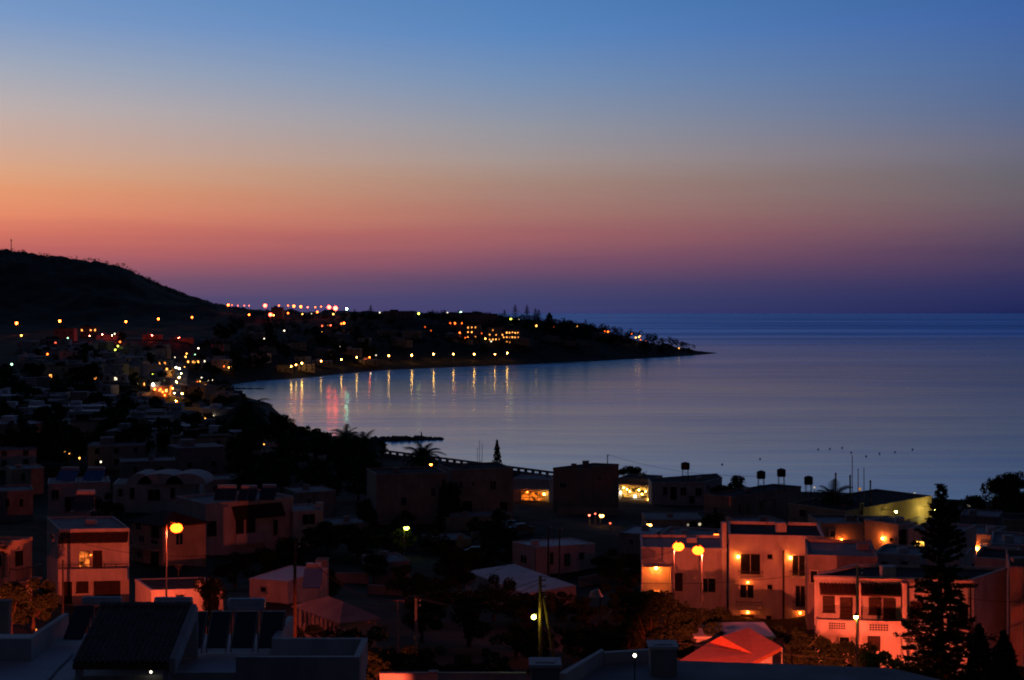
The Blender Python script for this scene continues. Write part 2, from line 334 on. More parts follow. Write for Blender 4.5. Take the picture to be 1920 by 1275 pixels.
bt('N20','flat_roof_house','small flat roofed house behind the roof of the three storey house','house',[(1392,984),(1472,981)],196,3.4,6,wall=greyw,roofmat=conc,par=.3,wins=[(0,1412,1419,990,1000,'w')])
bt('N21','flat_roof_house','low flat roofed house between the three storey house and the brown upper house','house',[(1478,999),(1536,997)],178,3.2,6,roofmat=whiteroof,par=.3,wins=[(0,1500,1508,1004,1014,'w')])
bt('N22','flat_roof_house','low pale house under the floodlit end wall of the long building','house',[(1600,981),(1690,979)],200,2.6,5,wall=cream,roofmat=conc,par=.25,wins=[(0,1640,1647,986,995,'w')])
for b in T:
    c = b['corners']; zt = CH - (c[b['k']][1] - HZ) / F * b['D']; b['zt'] = zt
    pts = [Pz(u, v, zt) for u, v in c]
    if b['depth'] is None: back = [pts[2] + pts[0] - pts[1]]
    else:
        e = pts[-1] - pts[0]; nrm = Vector((-e.y, e.x, 0)).normalized()
        if len(pts) == 3: # rectangular completion of the second face
            nrm = (pts[0] - pts[1]).normalized() if (pts[0]-pts[1]).length < (pts[2]-pts[1]).length else (pts[2]-pts[1]).normalized()
        if nrm.y < 0: nrm = -nrm
        if len(pts) == 3 : back = [pts[-1] + (pts[0]-pts[1]) if (pts[0]-pts[1]).y > 0 and (pts[0]-pts[1]).length > 3 else pts[-1] + Vector((0, 1, 0)) * b['depth']]
        else: back = [pts[-1] + nrm * b['depth'], pts[0] + nrm * b['depth']]
        if len(pts) == 3:
            a = pts[0] - pts[1]; d = pts[2] - pts[1]
            # keep a sensible depth behind both visible faces
            if a.length < d.length: ext = a.normalized() if a.y > 0 else Vector((0, 1, 0)); need = max(0, b['depth'] - a.length)
            else: ext = d.normalized() if d.y > 0 else Vector((0, 1, 0)); need = max(0, b['depth'] - d.length)
            up = Vector((0, 1, 0))
            back = [pts[2] + a] if min(a.y, d.y) > 0 else [pts[2] + up * b['depth'] * .9, pts[0] + up * b['depth'] * .9]
    b['fp'] = pts + back; b['n'] = len(pts)
    b['zb'] = zt - b['h']; b['cen'] = sum(b['fp'], Vector()) / len(b['fp'])

# ---------------------------------------------------------------- terrain
shore = [(1500,250),(700,290),(120,334),(85,354),(48,364),(10.8,387),(-15.5,416),(-42,446),(-68,508),(-93,588),(-122,710),(-160,800),(-176,880),(-168,935),(-150,960),(-107,1101),(-60,1160),(-5,1212),(68,1304),(175,1463),(215,1545),(232,1585),
         (205,1625),(150,1690),(60,1800),(-200,2100),(-700,2800),(-4000,4500),(-6000,3000),(-6000,-900),(1500,-900)]
SH = np.array(shore, float)
def shore_dist(X, Y):
    X = np.asarray(X, float); Y = np.asarray(Y, float)
    d = np.full(X.shape, 1e9); ins = np.zeros(X.shape, bool)
    n = len(SH)
    for i in range(n):
        x0, y0 = SH[i]; x1, y1 = SH[(i + 1) % n]
        dx, dy = x1 - x0, y1 - y0; L = dx * dx + dy * dy
        t = np.clip(((X - x0) * dx + (Y - y0) * dy) / L, 0, 1)
        d = np.minimum(d, np.hypot(X - x0 - t * dx, Y - y0 - t * dy))
        c = (y0 > Y) != (y1 > Y)
        with np.errstate(divide='ignore', invalid='ignore'):
            xi = (x1 - x0) * (Y - y0) / ((y1 - y0) if y1 != y0 else 1e-9) + x0
        ins ^= c & (X < xi)
    return np.where(ins, d, -d)
cp = []
for b in T:
    if b['ctrl']: cp.append((b['cen'].x, b['cen'].y, b['zb'] + .2))
def cpx(u, v, D): p = P(u, v, D); cp.append((p.x, p.y, p.z))
for u, D, z in [(960,6,41),(960,25,31),(300,25,31),(1600,25,31),(150,50,26),(500,50,25.5),(1400,48,25.5),(1900,60,24),(1020,85,21.5),(760,95,20.5),(1265,115,17.5),(1450,100,19.2),(1560,99,18.6),(1672,99,18.6),(1866,99,18.6),(1765,94,18.6),(600,90,21),
                (0,85,21),(-400,60,28),(-400,200,22),(-600,400,30),(2400,60,24),(2400,200,12),(2400,300,3)]:
    cp.append(((u - 960) / F * D, D, z))
for a in [(900,1000,212),(1150,1000,205),(1200,1120,150),(800,1120,150),(640,1000,205),(740,960,262),(500,905,300),(300,880,300),(100,850,320),(380,800,470),(100,770,480),(330,765,520),(250,720,620),
          (340,700,730),(340,672,850),(100,700,680),(200,660,850),(100,640,1000),(250,641,1000),(400,640,1000),(450,700,900),(550,662,1080),(550,630,1250),(500,600,1500),(620,606,1450),(620,590,1700),(700,640,1250),(850,650,1270),
          (760,606,1400),(700,594,1600),(880,598,1520),(980,606,1500),(1080,618,1500),(1150,627,1510),(1230,641,1530),(1280,654,1540),(1000,650,1330),(-300,640,1000),(-300,700,600)]:
    cpx(*a)
C = np.array(cp)
def warp(X, Y):
    Y = np.maximum(Y, 0)
    return X / (Y + 60) * 3.2, np.log(Y + 60) * 1.6
cx, cy = warp(C[:, 0], C[:, 1])
def U(r2): return .5 * r2 * np.log(r2 + 1e-9)
n = len(C); A = np.zeros((n + 3, n + 3)); R2 = (cx[:, None] - cx) ** 2 + (cy[:, None] - cy) ** 2
A[:n, :n] = U(R2) + .004 * np.eye(n); A[:n, n] = 1; A[:n, n + 1] = cx; A[:n, n + 2] = cy; A[n:, :n] = A[:n, n:].T
sol = np.linalg.solve(A, np.concatenate([C[:, 2], [0, 0, 0]]))
HU = np.array([-1500,-700,-300,0,25,50,80,100,150,180,205,230,245,260,300,350,400,440,490,560,640,720], float)
HV = np.array([510,478,474,468,468.5,470,474,477,479,481,486,490,500,512,535,556,572,580,591,600,606,612], float)
def terrain(X, Y):
    X = np.atleast_1d(np.asarray(X, float)); Y = np.atleast_1d(np.asarray(Y, float))
    x, y = warp(X, Y)
    z = np.full(X.shape, sol[n]) + sol[n + 1] * x + sol[n + 2] * y
    for i in range(n): z += sol[i] * U((x - cx[i]) ** 2 + (y - cy[i]) ** 2)
    z = np.clip(z, .6, 60)
    u = X / np.maximum(Y, 100) * F + 960
    zr = CH + (HZ - np.interp(u, HU, HV)) / F * 1900
    bell = np.clip(1 - np.abs(Y - 1900) / np.where(Y < 1900, 620, 900), 0, 1); bell = bell * bell * (3 - 2 * bell)
    z = z + np.where(u < 600, np.maximum(zr - z, 0) * bell, 0)
    d = shore_dist(X, Y)
    lim = np.where(d < 0, np.maximum(d * .15, -6), .15 + np.clip(d, 0, 14) * .11 + np.clip(d - 14, 0, None) * np.where(Y < 600, .11, .24))
    return np.minimum(z, lim)
def G(x, y): return float(terrain([x], [y])[0])

# columns dense inside the view, rows growing with distance
tx = np.concatenate([np.linspace(-2.6, -.46, 60)[:-1], np.linspace(-.46, .46, 620), np.linspace(.46, 2.6, 60)[1:]])
ry = np.concatenate([np.geomspace(4, 4200, 560), [4800]])
TXX, RYY = np.meshgrid(tx, ry); XX = TXX * (RYY + 15); YY = RYY
ZZ = terrain(XX, YY)
dd = shore_dist(XX, YY)
rng = np.random.RandomState(3)
# scrub, trees and rough ground as fine relief, larger on the far slopes
def vnoise(X, Y, s, seed):
    r = np.random.RandomState(seed); Gd = r.rand(256, 256)
    gx = X / s; gy = Y / s; ix = np.floor(gx).astype(int); iy = np.floor(gy).astype(int); fx = gx - ix; fy = gy - iy
    fx = fx * fx * (3 - 2 * fx); fy = fy * fy * (3 - 2 * fy)
    g = lambda a, b: Gd[a % 256, b % 256]
    return (g(ix, iy) * (1 - fx) + g(ix + 1, iy) * fx) * (1 - fy) + (g(ix, iy + 1) * (1 - fx) + g(ix + 1, iy + 1) * fx) * fy - .5
amp = np.clip((YY - 900) / 600, 0, 1) * np.clip(dd / 60, 0, 1)
rel = vnoise(XX, YY, 14, 1) * 4.5 + vnoise(XX, YY, 6, 2) * 3.2 + vnoise(XX, YY, 45, 4) * 6
ZZ = ZZ + rel * amp + np.where(YY < 900, vnoise(XX, YY, 4, 5) * .35 * np.clip(dd / 10, 0, 1), 0)
def grid_mesh(name, X, Y, Z, m):
    r, c_ = X.shape
    me = bpy.data.meshes.new(name); o = bpy.data.objects.new(name, me); COL.objects.link(o)
    v = np.stack([X, Y, Z], -1).reshape(-1, 3)
    i = np.arange((r - 1) * (c_ - 1)); a = (i // (c_ - 1)) * c_ + i % (c_ - 1)
    f = np.stack([a, a + 1, a + c_ + 1, a + c_], -1)
    me.vertices.add(len(v)); me.vertices.foreach_set('co', v.ravel())
    me.loops.add(f.size); me.loops.foreach_set('vertex_index', f.ravel())
    me.polygons.add(len(f)); me.polygons.foreach_set('loop_start', np.arange(0, f.size, 4)); me.polygons.foreach_set('use_smooth', np.ones(len(f), bool))
    me.update(calc_edges=True); me.materials.append(m); return o
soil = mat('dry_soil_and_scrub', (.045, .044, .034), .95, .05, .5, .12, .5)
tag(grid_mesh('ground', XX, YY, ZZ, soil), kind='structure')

def hit(u, v, h=0.0, dmin=70, dmax=1900):
    """distance at which the sight line (u,v) is h above the ground; falls back on the closest approach"""
    D = np.geomspace(dmin, dmax, 900); z = CH + (HZ - v) / F * D; g = terrain((u - 960) / F * D, D)
    e = z - g - h; k = np.where(e <= 0)[0]
    return float(D[k[0]]) if len(k) else float(D[np.argmin(e)])

# ---------------------------------------------------------------- sea
def sea_material():
    m = bpy.data.materials.new('sea'); m.use_nodes = True; t = m.node_tree; b = t.nodes['Principled BSDF']
    b.inputs['Base Color'].default_value = (.004, .010, .022, 1); b.inputs['IOR'].default_value = 1.8; b.inputs['Specular Tint'].default_value = (.56, .90, 1, 1)
    g = t.nodes.new('ShaderNodeNewGeometry')
    def nz(sc, x, y, det, rough=.5):
        mp = t.nodes.new('ShaderNodeMapping'); mp.inputs['Scale'].default_value = (x, y, 1); t.links.new(g.outputs['Position'], mp.inputs[0])
        k = t.nodes.new('ShaderNodeTexNoise'); k.inputs['Scale'].default_value = sc; k.inputs['Detail'].default_value = det; k.inputs['Roughness'].default_value = rough
        t.links.new(mp.outputs[0], k.inputs['Vector']); return k.outputs[0]
    w = nz(1, .0016, .0065, 6, .6); r = t.nodes.new('ShaderNodeMapRange'); r.inputs[1].default_value = .38; r.inputs[2].default_value = .62; r.inputs[3].default_value = .16; r.inputs[4].default_value = .40
    t.links.new(w, r.inputs[0])
    # open sea choppier than the sheltered bay; its bluer sky reflection is tinted in
    sp = t.nodes.new('ShaderNodeSeparateXYZ'); t.links.new(g.outputs['Position'], sp.inputs[0])
    far = t.nodes.new('ShaderNodeMapRange'); far.inputs[1].default_value = 1200; far.inputs[2].default_value = 3200; far.inputs[3].default_value = 0; far.inputs[4].default_value = .8; t.links.new(sp.outputs[1], far.inputs[0])
    ad = t.nodes.new('ShaderNodeMath'); ad.operation = 'ADD'; ad.use_clamp = True; w2 = nz(1, .009, .055, 5, .6); a0_ = t.nodes.new('ShaderNodeMath'); a0_.operation = 'MULTIPLY_ADD'; a0_.inputs[1].default_value = .7; a0_.inputs[2].default_value = -.35; t.links.new(w2, a0_.inputs[0]); a1_ = t.nodes.new('ShaderNodeMath'); a1_.operation = 'ADD'; t.links.new(a0_.outputs[0], a1_.inputs[0]); t.links.new(r.outputs[0], a1_.inputs[1]); t.links.new(a1_.outputs[0], ad.inputs[0]); t.links.new(far.outputs[0], ad.inputs[1])
    s = nz(1, .03, .11, 6, .65)
    bp = t.nodes.new('ShaderNodeBump'); bp.inputs['Strength'].default_value = .07; bp.inputs['Distance'].default_value = 1.0
    t.links.new(s, bp.inputs['Height']); t.links.new(bp.outputs[0], b.inputs['Normal'])
    b.inputs['Roughness'].default_value = .13
    b2 = t.nodes.new('ShaderNodeBsdfAnisotropic'); b2.inputs['Color'].default_value = (.35, .47, .74, 1); b2.inputs['Roughness'].default_value = .34  # blue of the reflected upper sky put into the gloss colour
    b1 = t.nodes.new('ShaderNodeBsdfAnisotropic'); b1.inputs['Color'].default_value = (.60, .77, .77, 1); b1.inputs['Roughness'].default_value = .13; t.links.new(bp.outputs[0], b1.inputs['Normal'])
    t.links.new(bp.outputs[0], b2.inputs['Normal'])
    w3 = nz(1, .00022, .0016, 5, .7); r3 = t.nodes.new('ShaderNodeMapRange'); r3.inputs[1].default_value = .36; r3.inputs[2].default_value = .64; r3.inputs[3].default_value = .22; r3.inputs[4].default_value = .52
    t.links.new(w3, r3.inputs[0]); t.links.new(r3.outputs[0], b2.inputs['Roughness'])
    mx = t.nodes.new('ShaderNodeMixShader'); t.links.new(ad.outputs[0], mx.inputs[0]); t.links.new(b1.outputs[0], mx.inputs[1]); t.links.new(b2.outputs[0], mx.inputs[2])
    t.links.new(mx.outputs[0], t.nodes['Material Output'].inputs[0])
    return m
me = bpy.data.meshes.new('sea_water'); me.from_pydata([(-60000, 60, 0), (60000, 60, 0), (60000, 90000, 0), (-60000, 90000, 0)], [], [(0, 1, 2, 3)])
sea = bpy.data.objects.new('sea_water', me); COL.objects.link(sea); me.materials.append(sea_material()); tag(sea, kind='structure')

# ---------------------------------------------------------------- lamp light
RED = (1.0, .10, .042); ORA = (1.0, .16, .018); YEL = (1.0, .42, .07); WHI = (1.0, .93, .74); GRN = (.45, 1.0, .55); YGR = (.85, .95, .08); PNK = (1.0, .13, .08); FLO = (1.0, .045, .022); OLV = (1.0, .74, .14)
EC = {'R': RED, 'O': ORA, 'Y': YEL, 'W': WHI, 'G': GRN, 'K': YGR, 'P': PNK, 'F': FLO, 'V': OLV, 'B': (1.0, .055, .003), 'A': (1.0, .115, .012), 'X': (1.0, .84, .56)}
litw = litpane('lit_curtain', (1, .20, .03), .95); lity = litpane('lit_yellow_room', (1, .50, .07), .8); lito = litpane('lit_orange_room', (1, .20, .015), .8)
litq = litpane('lit_pale_door', (.9, .5, .45), .35)

# ---------------------------------------------------------------- house builder
class House:
    def __init__(s, b):
        s.b = b; fp = b['fp']; zb, zt = b['zb'], b['zt']
        s.root = empty(b['kind'], (b['cen'].x, b['cen'].y, zb)); tag(s.root, b['label'], b['cat'], b['group'])
        MB().prism(fp, zb - 3, zt).build('wall', b['wall'], s.root)
        rm = b['roofmat'] or conc
        if b['roof'] == 'flat':
            r = MB(); off = []
            c0 = b['cen']; inn = [p + (c0 - p) * (.22 / max(1, (c0 - p).length)) * 1.0 for p in fp]
            out = [p + (p - c0).normalized() * .06 for p in fp]
            ro = MB().prism([p + (p - c0).normalized() * .02 for p in inn], zt - .02, zt + .045).build('roof', rm, s.root)
            if b['par'] > 0:
                pr = MB(); k = len(fp); z0, z1 = zt - .10, zt + b['par']
                base = len(pr.v)
                for q in range(k):
                    pr.v += [(out[q].x, out[q].y, z0), (out[q].x, out[q].y, z1), (inn[q].x, inn[q].y, z1), (inn[q].x, inn[q].y, z0)]
                for q in range(k):
                    a, d = 4 * q, 4 * ((q + 1) % k)
                    pr.f += [(a, d, d+1, a+1), (a+1, d+1, d+2, a+2), (a+2, d+2, d+3, a+3), (a+3, d+3, d, a)]
                pr.build('parapet', b['wall'], s.root)
        else:
            c0 = b['cen']; eav = [p + (p - c0).normalized() * .5 for p in fp]; rise = 1.3 if b['depth'] else 1.0
            a0, a1 = (fp[0] + fp[-1]) / 2, (fp[-2] + fp[-3]) / 2 if len(fp) > 4 else (fp[1] + fp[2]) / 2
            r0 = c0 + (a0 - c0) * .35; r1 = c0 + (a1 - c0) * .35; r0.z = r1.z = zt + rise
            r = MB(); k = len(eav); ap = []
            for q in range(k):
                p = eav[q]; r.v.append((p.x, p.y, zt + .02)); r.v.append((p.x, p.y, zt - .14))
            i0 = len(r.v); r.v.append(tuple(r0)); r.v.append(tuple(r1))
            near = [i0 if (eav[q] - r0).length < (eav[q] - r1).length else i0 + 1 for q in range(k)]
            for q in range(k):
                w = (q + 1) % k
                r.f.append((2*q, 2*w, near[q]) if near[q] == near[w] else (2*q, 2*w, near[w], near[q]))
                r.f.append((2*q+1, 2*w+1, 2*w, 2*q))
            r.f.append(tuple(2*q+1 for q in reversed(range(k))))
            r.build('roof', rm, s.root)
        for w in b['wins']: s.win(*w)
        rs = random.Random(b['key'])
        if b['roof'] == 'flat' and b['key'] not in ('C7', 'N3', 'L9'):
            c0 = b['cen']; ax, ay = c0.x + rs.uniform(-1.5, 1.5), c0.y + rs.uniform(-1, 1.5); hh = rs.uniform(1.2, 2.0)
            an = MB().tube([(ax, ay, zt + .03), (ax, ay, zt + hh)], .022, 5)
            for q in range(4): an.tube([(ax - .35 + q * .05, ay, zt + hh - .1 - q * .12), (ax + .35 - q * .05, ay, zt + hh - .1 - q * .12)], .012, 4)
            an.build('aerial', darkmetal, s.root)
            bx, by = c0.x + rs.uniform(-2.5, 2.5), c0.y + rs.uniform(-1.5, 1.5)
            MB().box(bx - .5, bx + .5, by - .4, by + .4, zt + .046, zt + rs.uniform(.5, .9)).build('roof_hatch', b['wall'], s.root)
            p, t, n_, L = s.frame(0)
            if L > 5:
                a = rs.uniform(.25, .75) * L; z = zt - rs.uniform(1.1, 1.5)
                MB().obox(p, t, n_, L * .965, L * .965 + .08, .01, .09, zb, zt - .15).build('drainpipe', metal, s.root)
    def frame(s, i):
        p, q = s.b['fp'][i], s.b['fp'][i + 1]; t = (q - p); t.z = 0; L = t.length; t.normalize(); n_ = Vector((t.y, -t.x, 0)); return p, t, n_, L
    def loc(s, i, u, v):
        p, t, n_, L = s.frame(i); dx = (u - 960) / F
        # p + t a = (dx D, D)
        a = (dx * p.y - p.x) / (t.x - dx * t.y); D = p.y + t.y * a
        return a, CH + (HZ - v) / F * D, D
    def rect(s, i, u0, u1, v0, v1):
        a0, z1, _ = s.loc(i, u0, v0); a1, z0, _ = s.loc(i, u1, v1); return a0, a1, z0, z1
    def win(s, i, u0, u1, v0, v1, ty):
        p, t, n_, L = s.frame(i); a0, a1, z0, z1 = s.rect(i, u0, u1, v0, v1); e = .09
        nm = 'door' if ty == 'd' else 'window'
        m = MB(); m.obox(p, t, n_, a0 - e, a0, .004, .12, z0, z1 + e); m.obox(p, t, n_, a1, a1 + e, .004, .12, z0, z1 + e); m.obox(p, t, n_, a0, a1, .004, .118, z1, z1 + e)
        if ty != 'd': m.obox(p, t, n_, a0 - e * 1.6, a1 + e * 1.6, .004, .20, z0 - .08, z0)
        mid = (a0 + a1) / 2
        if a1 - a0 > .7 and ty not in ('y3', 'o'): m.obox(p, t, n_, mid - .03, mid + .03, .03, .09, z0, z1)
        if ty in ('y3', 'o'):
            k = max(3, int((a1 - a0) / 1.6))
            for j in range(1, k): x = a0 + (a1 - a0) * j / k; m.obox(p, t, n_, x - .07, x + .07, .03, .10, z0, z1)
            m.obox(p, t, n_, a0, a1, .03, .10, z0 + (z1 - z0) * .28, z0 + (z1 - z0) * .34)
        f = m.build(nm, shutter if ty in ('s', 's2', 'd') else frame_m, s.root)
        pm = {'w': glass, 's': shutter, 's2': shutter, 'd': shutter, 'l': litw, 'y': lity, 'y2': litpane('lit_arched_window', (1, .46, .06), 2.6), 'y3': lity, 'o': lito, 'q2': litq}[ty]
        MB().obox(p, t, n_, a0, a1, .004, .045, z0, z1).build('shutter' if ty in ('s', 's2') else 'door_leaf' if ty == 'd' else 'pane', pm, f)
    def part(s, name, i, u0, u1, v0, v1, d0, d1, m, parent=None):
        p, t, n_, L = s.frame(i); a0, a1, z0, z1 = s.rect(i, u0, u1, v0, v1)
        return MB().obox(p, t, n_, a0, a1, d0, d1, z0, z1).build(name, m, parent or s.root)
    def wall_lamp(s, i, u, v, ec, L, r=.13, off=.32):
        p, t, n_, _ = s.frame(i); a, z, _ = s.loc(i, u, v); c = p + t * a + n_ * off; c.z = z
        f = MB().obox(p, t, n_, a - .05, a + .05, .004, off, z + r + .02, z + r + .07).build('wall_lamp', darkmetal, s.root)
        MB().ball(c, r).build('bulb', emis('bulb_%s_%d' % (ec, L), EC[ec], L), f, True)
    def rail(s, i, u0, u1, vtop, vbot, d, m=darkmetal, solid=None):
        """balcony: slab, then bars or a solid front"""
        p, t, n_, L = s.frame(i); a0, a1, z0, z1 = s.rect(i, u0, u1, vtop, vbot)
        bal = MB().obox(p, t, n_, a0, a1, .005, d, z0 - .18, z0).build('balcony', s.b['wall'], s.root)
        r = MB()
        if solid:
            r.obox(p, t, n_, a0, a1, d - .12, d + .003, z0 + .002, z1); r.obox(p, t, n_, a0, a0 + .12, .004, d - .12, z0 + .002, z1); r.obox(p, t, n_, a1 - .12, a1, .004, d - .12, z0 + .002, z1)
            r.build('balcony_front', solid, bal)
        else:
            r.obox(p, t, n_, a0, a1, d - .05, d, z1 - .05, z1)
            k = int((a1 - a0) / .16)
            for j in range(k + 1): x = a0 + (a1 - a0 - .03) * j / k; r.obox(p, t, n_, x, x + .03, d - .04, d - .01, z0 + .002, z1 - .05)
            for x in (a0, a1 - .05): r.obox(p, t, n_, x, x + .05, .004, d - .05, z1 - .05, z1)
            r.build('railing', m, bal)
        return bal
    def pent(s, i, u0, u1, v0, v1, d, name='pent_roof', m=tile):
        """sloping tiled canopy with pan ribs"""
        p, t, n_, L = s.frame(i); a0, a1, z0, z1 = s.rect(i, u0, u1, v0, v1)
        r = MB()
        def q(a, dd, z): return (p + t * a + n_ * dd).xy.to_3d() + Vector((0, 0, z))
        r.v += [tuple(q(a0, .01, z1)), tuple(q(a1, .01, z1)), tuple(q(a1, d, z0)), tuple(q(a0, d, z0)), tuple(q(a0, .01, z1 - .12)), tuple(q(a1, .01, z1 - .12)), tuple(q(a1, d, z0 - .1)), tuple(q(a0, d, z0 - .1))]
        r.f += [(0, 3, 2, 1), (4, 5, 6, 7), (3, 7, 6, 2), (0, 4, 7, 3), (1, 2, 6, 5)]
        k = max(4, int((a1 - a0) / .25))
        for j in range(k):
            x = a0 + (a1 - a0) * (j + .5) / k
            r.tube([q(x, .02, z1 + .03), q(x, d + .02, z0 + .03)], .06, 5)
        r.build(name, m, s.root)
HS = {b['key']: House(b) for b in T}

# R1 details
h = HS['R1']
h.pent(0, 1536, 1604, 1093, 1111, .75); h.pent(0, 1613, 1688, 1094, 1113, .75)
h.rail(0, 1529, 1700, 1155, 1183, 1.15, solid=white)
def lattice(hh, i, u0, u1, v0, v1, d):
    p, t, n_, L = hh.frame(i); a0, a1, z0, z1 = hh.rect(i, u0, u1, v0, v1); m = MB(); k = 7
    bk = MB().obox(p, t, n_, a0, a1, d, d + .01, z0, z1).build('lattice_panel', darkmetal, hh.root)
    for j in range(k + 1): x = a0 + (a1 - a0) * j / k; m.obox(p, t, n_, x - .02, x + .02, d + .011, d + .05, z0, z1)
    for j in range(4): z = z0 + (z1 - z0) * j / 3; m.obox(p, t, n_, a0, a1, d + .012, d + .045, z - .02, z + .02)
    m.build('lattice', white, bk)
lattice(h, 0, 1551, 1582, 1160, 1174, 1.16); lattice(h, 0, 1626, 1662, 1163, 1177, 1.16)
h.part('cornice', 0, 1527, 1825, 1084.5, 1088, .005, .14, white)
h.part('pilaster', 0, 1527, 1533, 1089, 1240, .005, .10, white); h.part('pilaster', 0, 1604.5, 1612, 1089, 1240, .005, .85, white); h.part('pilaster', 0, 1689, 1697, 1089, 1240, .005, .85, white)
h.rail(0, 1775, 1822, 1164, 1174, .8)
h.part('drainpipe', 0, 1818, 1820.5, 1095, 1200, .01, .10, darkmetal)
h.part('floor_band', 0, 1697, 1825, 1163, 1165.5, .005, .08, white)
# R2 details
h = HS['R2']
h.wall_lamp(0, 1384, 1043, 'O', 120, .14); h.wall_lamp(0, 1482, 1045, 'O', 120, .14)
h.wall_lamp(0, 1402, 1091, 'O', 60, .10, .3); h.wall_lamp(0, 1402, 1147, 'O', 70, .11, .3); h.wall_lamp(0, 1500, 1148, 'O', 60, .10, .3)
h.rail(0, 1380, 1428, 1124, 1138, 1.0); h.rail(0, 1384, 1430, 1068, 1080, .9); h.rail(0, 1480, 1511, 1068, 1080, .9); h.rail(0, 1486, 1511, 1124, 1138, .9)
h.part('drainpipe', 0, 1467, 1471, 1032, 1172, .01, .12, darkmetal)
h.part('cornice', 0, 1367, 1512, 1007, 1010, .07, .16, white)
q = P(1360.5, 1000, 141)
MB().box(q.x - .45, q.x - .02, 140.2, 141.2, h.b['zb'], P(0, 978, 141).z).build('stair_tower', white, h.root)
q = P(1462, 1002, 143); ch = MB().box(q.x - .4, q.x + .4, 142.6, 143.4, h.b['zt'] + .05, h.b['zt'] + .95).build('chimney', white, h.root)
MB().box(q.x - .5, q.x + .5, 142.5, 143.5, h.b['zt'] + .96, h.b['zt'] + 1.06).build('chimney_cap', white, ch)
# R3 porch
h = HS['R3']
h.part('porch_canopy', 0, 1205, 1262, 1056, 1059.5, .005, 1.3, white)
h.wall_lamp(0, 1230, 1063, 'O', 330, .13, .6); h.wall_lamp(0, 1232, 1108, 'O', 45, .08, .35)
h.part('porch_wall', 0, 1257, 1263, 1060, 1120, .005, 1.2, white)
h.part('parapet_step', 0, 1290, 1362, 1026.5, 1031, .08, .3, white)
h = HS['R5']; h.wall_lamp(0, 1658, 1009, 'O', 130, .15)
h = HS['R5b']; h.wall_lamp(0, 1577, 1012, 'O', 150, .13)
h = HS['R6']; h.wall_lamp(0, 1833, 1028, 'O', 200, .16)
h = HS['R7']; h.part('window_ledge', 0, 1862, 1940, 1046, 1048, .005, .2, white)
h = HS['R8']; h.wall_lamp(1, 1727, 951, 'V', 260, .18, 2.4); h.wall_lamp(1, 1655, 957, 'V', 120, .14, 2.4)  # second lamp added only to spread light evenly along the wall
h.part('lit_sill', 1, 1695, 1722, 971.5, 973, .6, 1.0, white)
h = HS['R11']
for u, v, e in [(1165,923,'W'),(1177,917,'Y'),(1182,921,'Y'),(1192,930,'W'),(1199,918,'Y'),(1212,921,'Y'),(1217,936,'Y'),(1171,914,'Y'),(1205,926,'Y')]: h.wall_lamp(0, u, v, e, 60, .15, .5)
h.part('awning', 0, 1160, 1221, 906, 908, .005, 1.8, cream)
h = HS['C2']; h.wall_lamp(0, 1021, 926, 'Y', 50, .2, .5); h.wall_lamp(0, 990, 922, 'O', 30, .12, .5); h.part('awning', 0, 968, 1030, 915, 917, .005, 1.8, whiteroof)
h = HS['C1']; q = P(1098, 868, 274); MB().box(q.x - .6, q.x + .6, 273, 274.5, h.b['zt'], h.b['zt'] + 1.1).build('chimney', greyw, h.root)
# L1
h = HS['L1']
h.pent(1, 113, 241, 999, 1013, .8); h.rail(1, 114, 242, 1064, 1081, 1.1, solid=white)
p_, t_, n_, L_ = h.frame(1); a0, a1, z0, z1 = h.rect(1, 114, 242, 1055, 1063); m = MB(); m.obox(p_, t_, n_, a0, a1, 1.0, 1.06, z1 - .05, z1); m.obox(p_, t_, n_, a0, a1, 1.0, 1.05, z1 - .3, z1 - .25)
for j in range(7): x = a0 + (a1 - a0 - .05) * j / 6; m.obox(p_, t_, n_, x, x + .05, 1.0, 1.05, z0, z1 - .05)
m.build('handrail', darkmetal, h.root)
h.part('pilaster', 1, 136, 141, 1085, 1140, .005, .2, white); h.part('pilaster', 1, 167, 174, 1085, 1140, .005, .2, white); h.part('pilaster', 1, 228, 233, 1085, 1140, .005, .2, white)
h.wall_lamp(1, 171, 1040, 'O', 12, .06, .2)
h = HS['L2']; h.rail(0, -60, 18, 1078, 1092, 1.0, solid=cream); h.rail(1, 18, 66, 1066, 1080, .9)
h.part('pillar', 0, 12, 17, 1022, 1110, .005, .25, cream); h.part('roof_edge', 0, -60, 18, 1016, 1022, .07, .6, cream)
h = HS['L4']; h.pent(0, 434, 528, 950, 964, 1.2); h.rail(0, 438, 500, 1000, 1012, 1.0, solid=white)
h = HS['L3']; h.rail(0, 250, 300, 1020, 1030, .9, solid=cream)
h = HS['L6']
for uc, w_ in ((262, 2.0), (302, 3.6), (350, 3.2)):
    m = MB(); q = P(uc, 905, 227); zt = h.b['zt']; m2 = []
    for j in range(13): th = math.pi * j / 12; m2.append((q.x + w_ * math.cos(th), zt + 1.7 * math.sin(th) + .05))
    b0 = len(m.v)
    for x, z in m2: m.v.append((x, 226.5, z)); m.v.append((x, 233, z))
    for j in range(12): m.f.append((2*j, 2*j+2, 2*j+3, 2*j+1))
    m.f.append(tuple(2*j for j in reversed(range(13)))); m.f.append(tuple(2*j+1 for j in range(13)))
    m.build('vault', white, h.root)
h = HS['L8']
for j in range(9):
    u = 562 + j * 8; h.part('column', 0, u, u + 1.6, 1137.5 + j * 3.4, 1175, .15, .3, white)

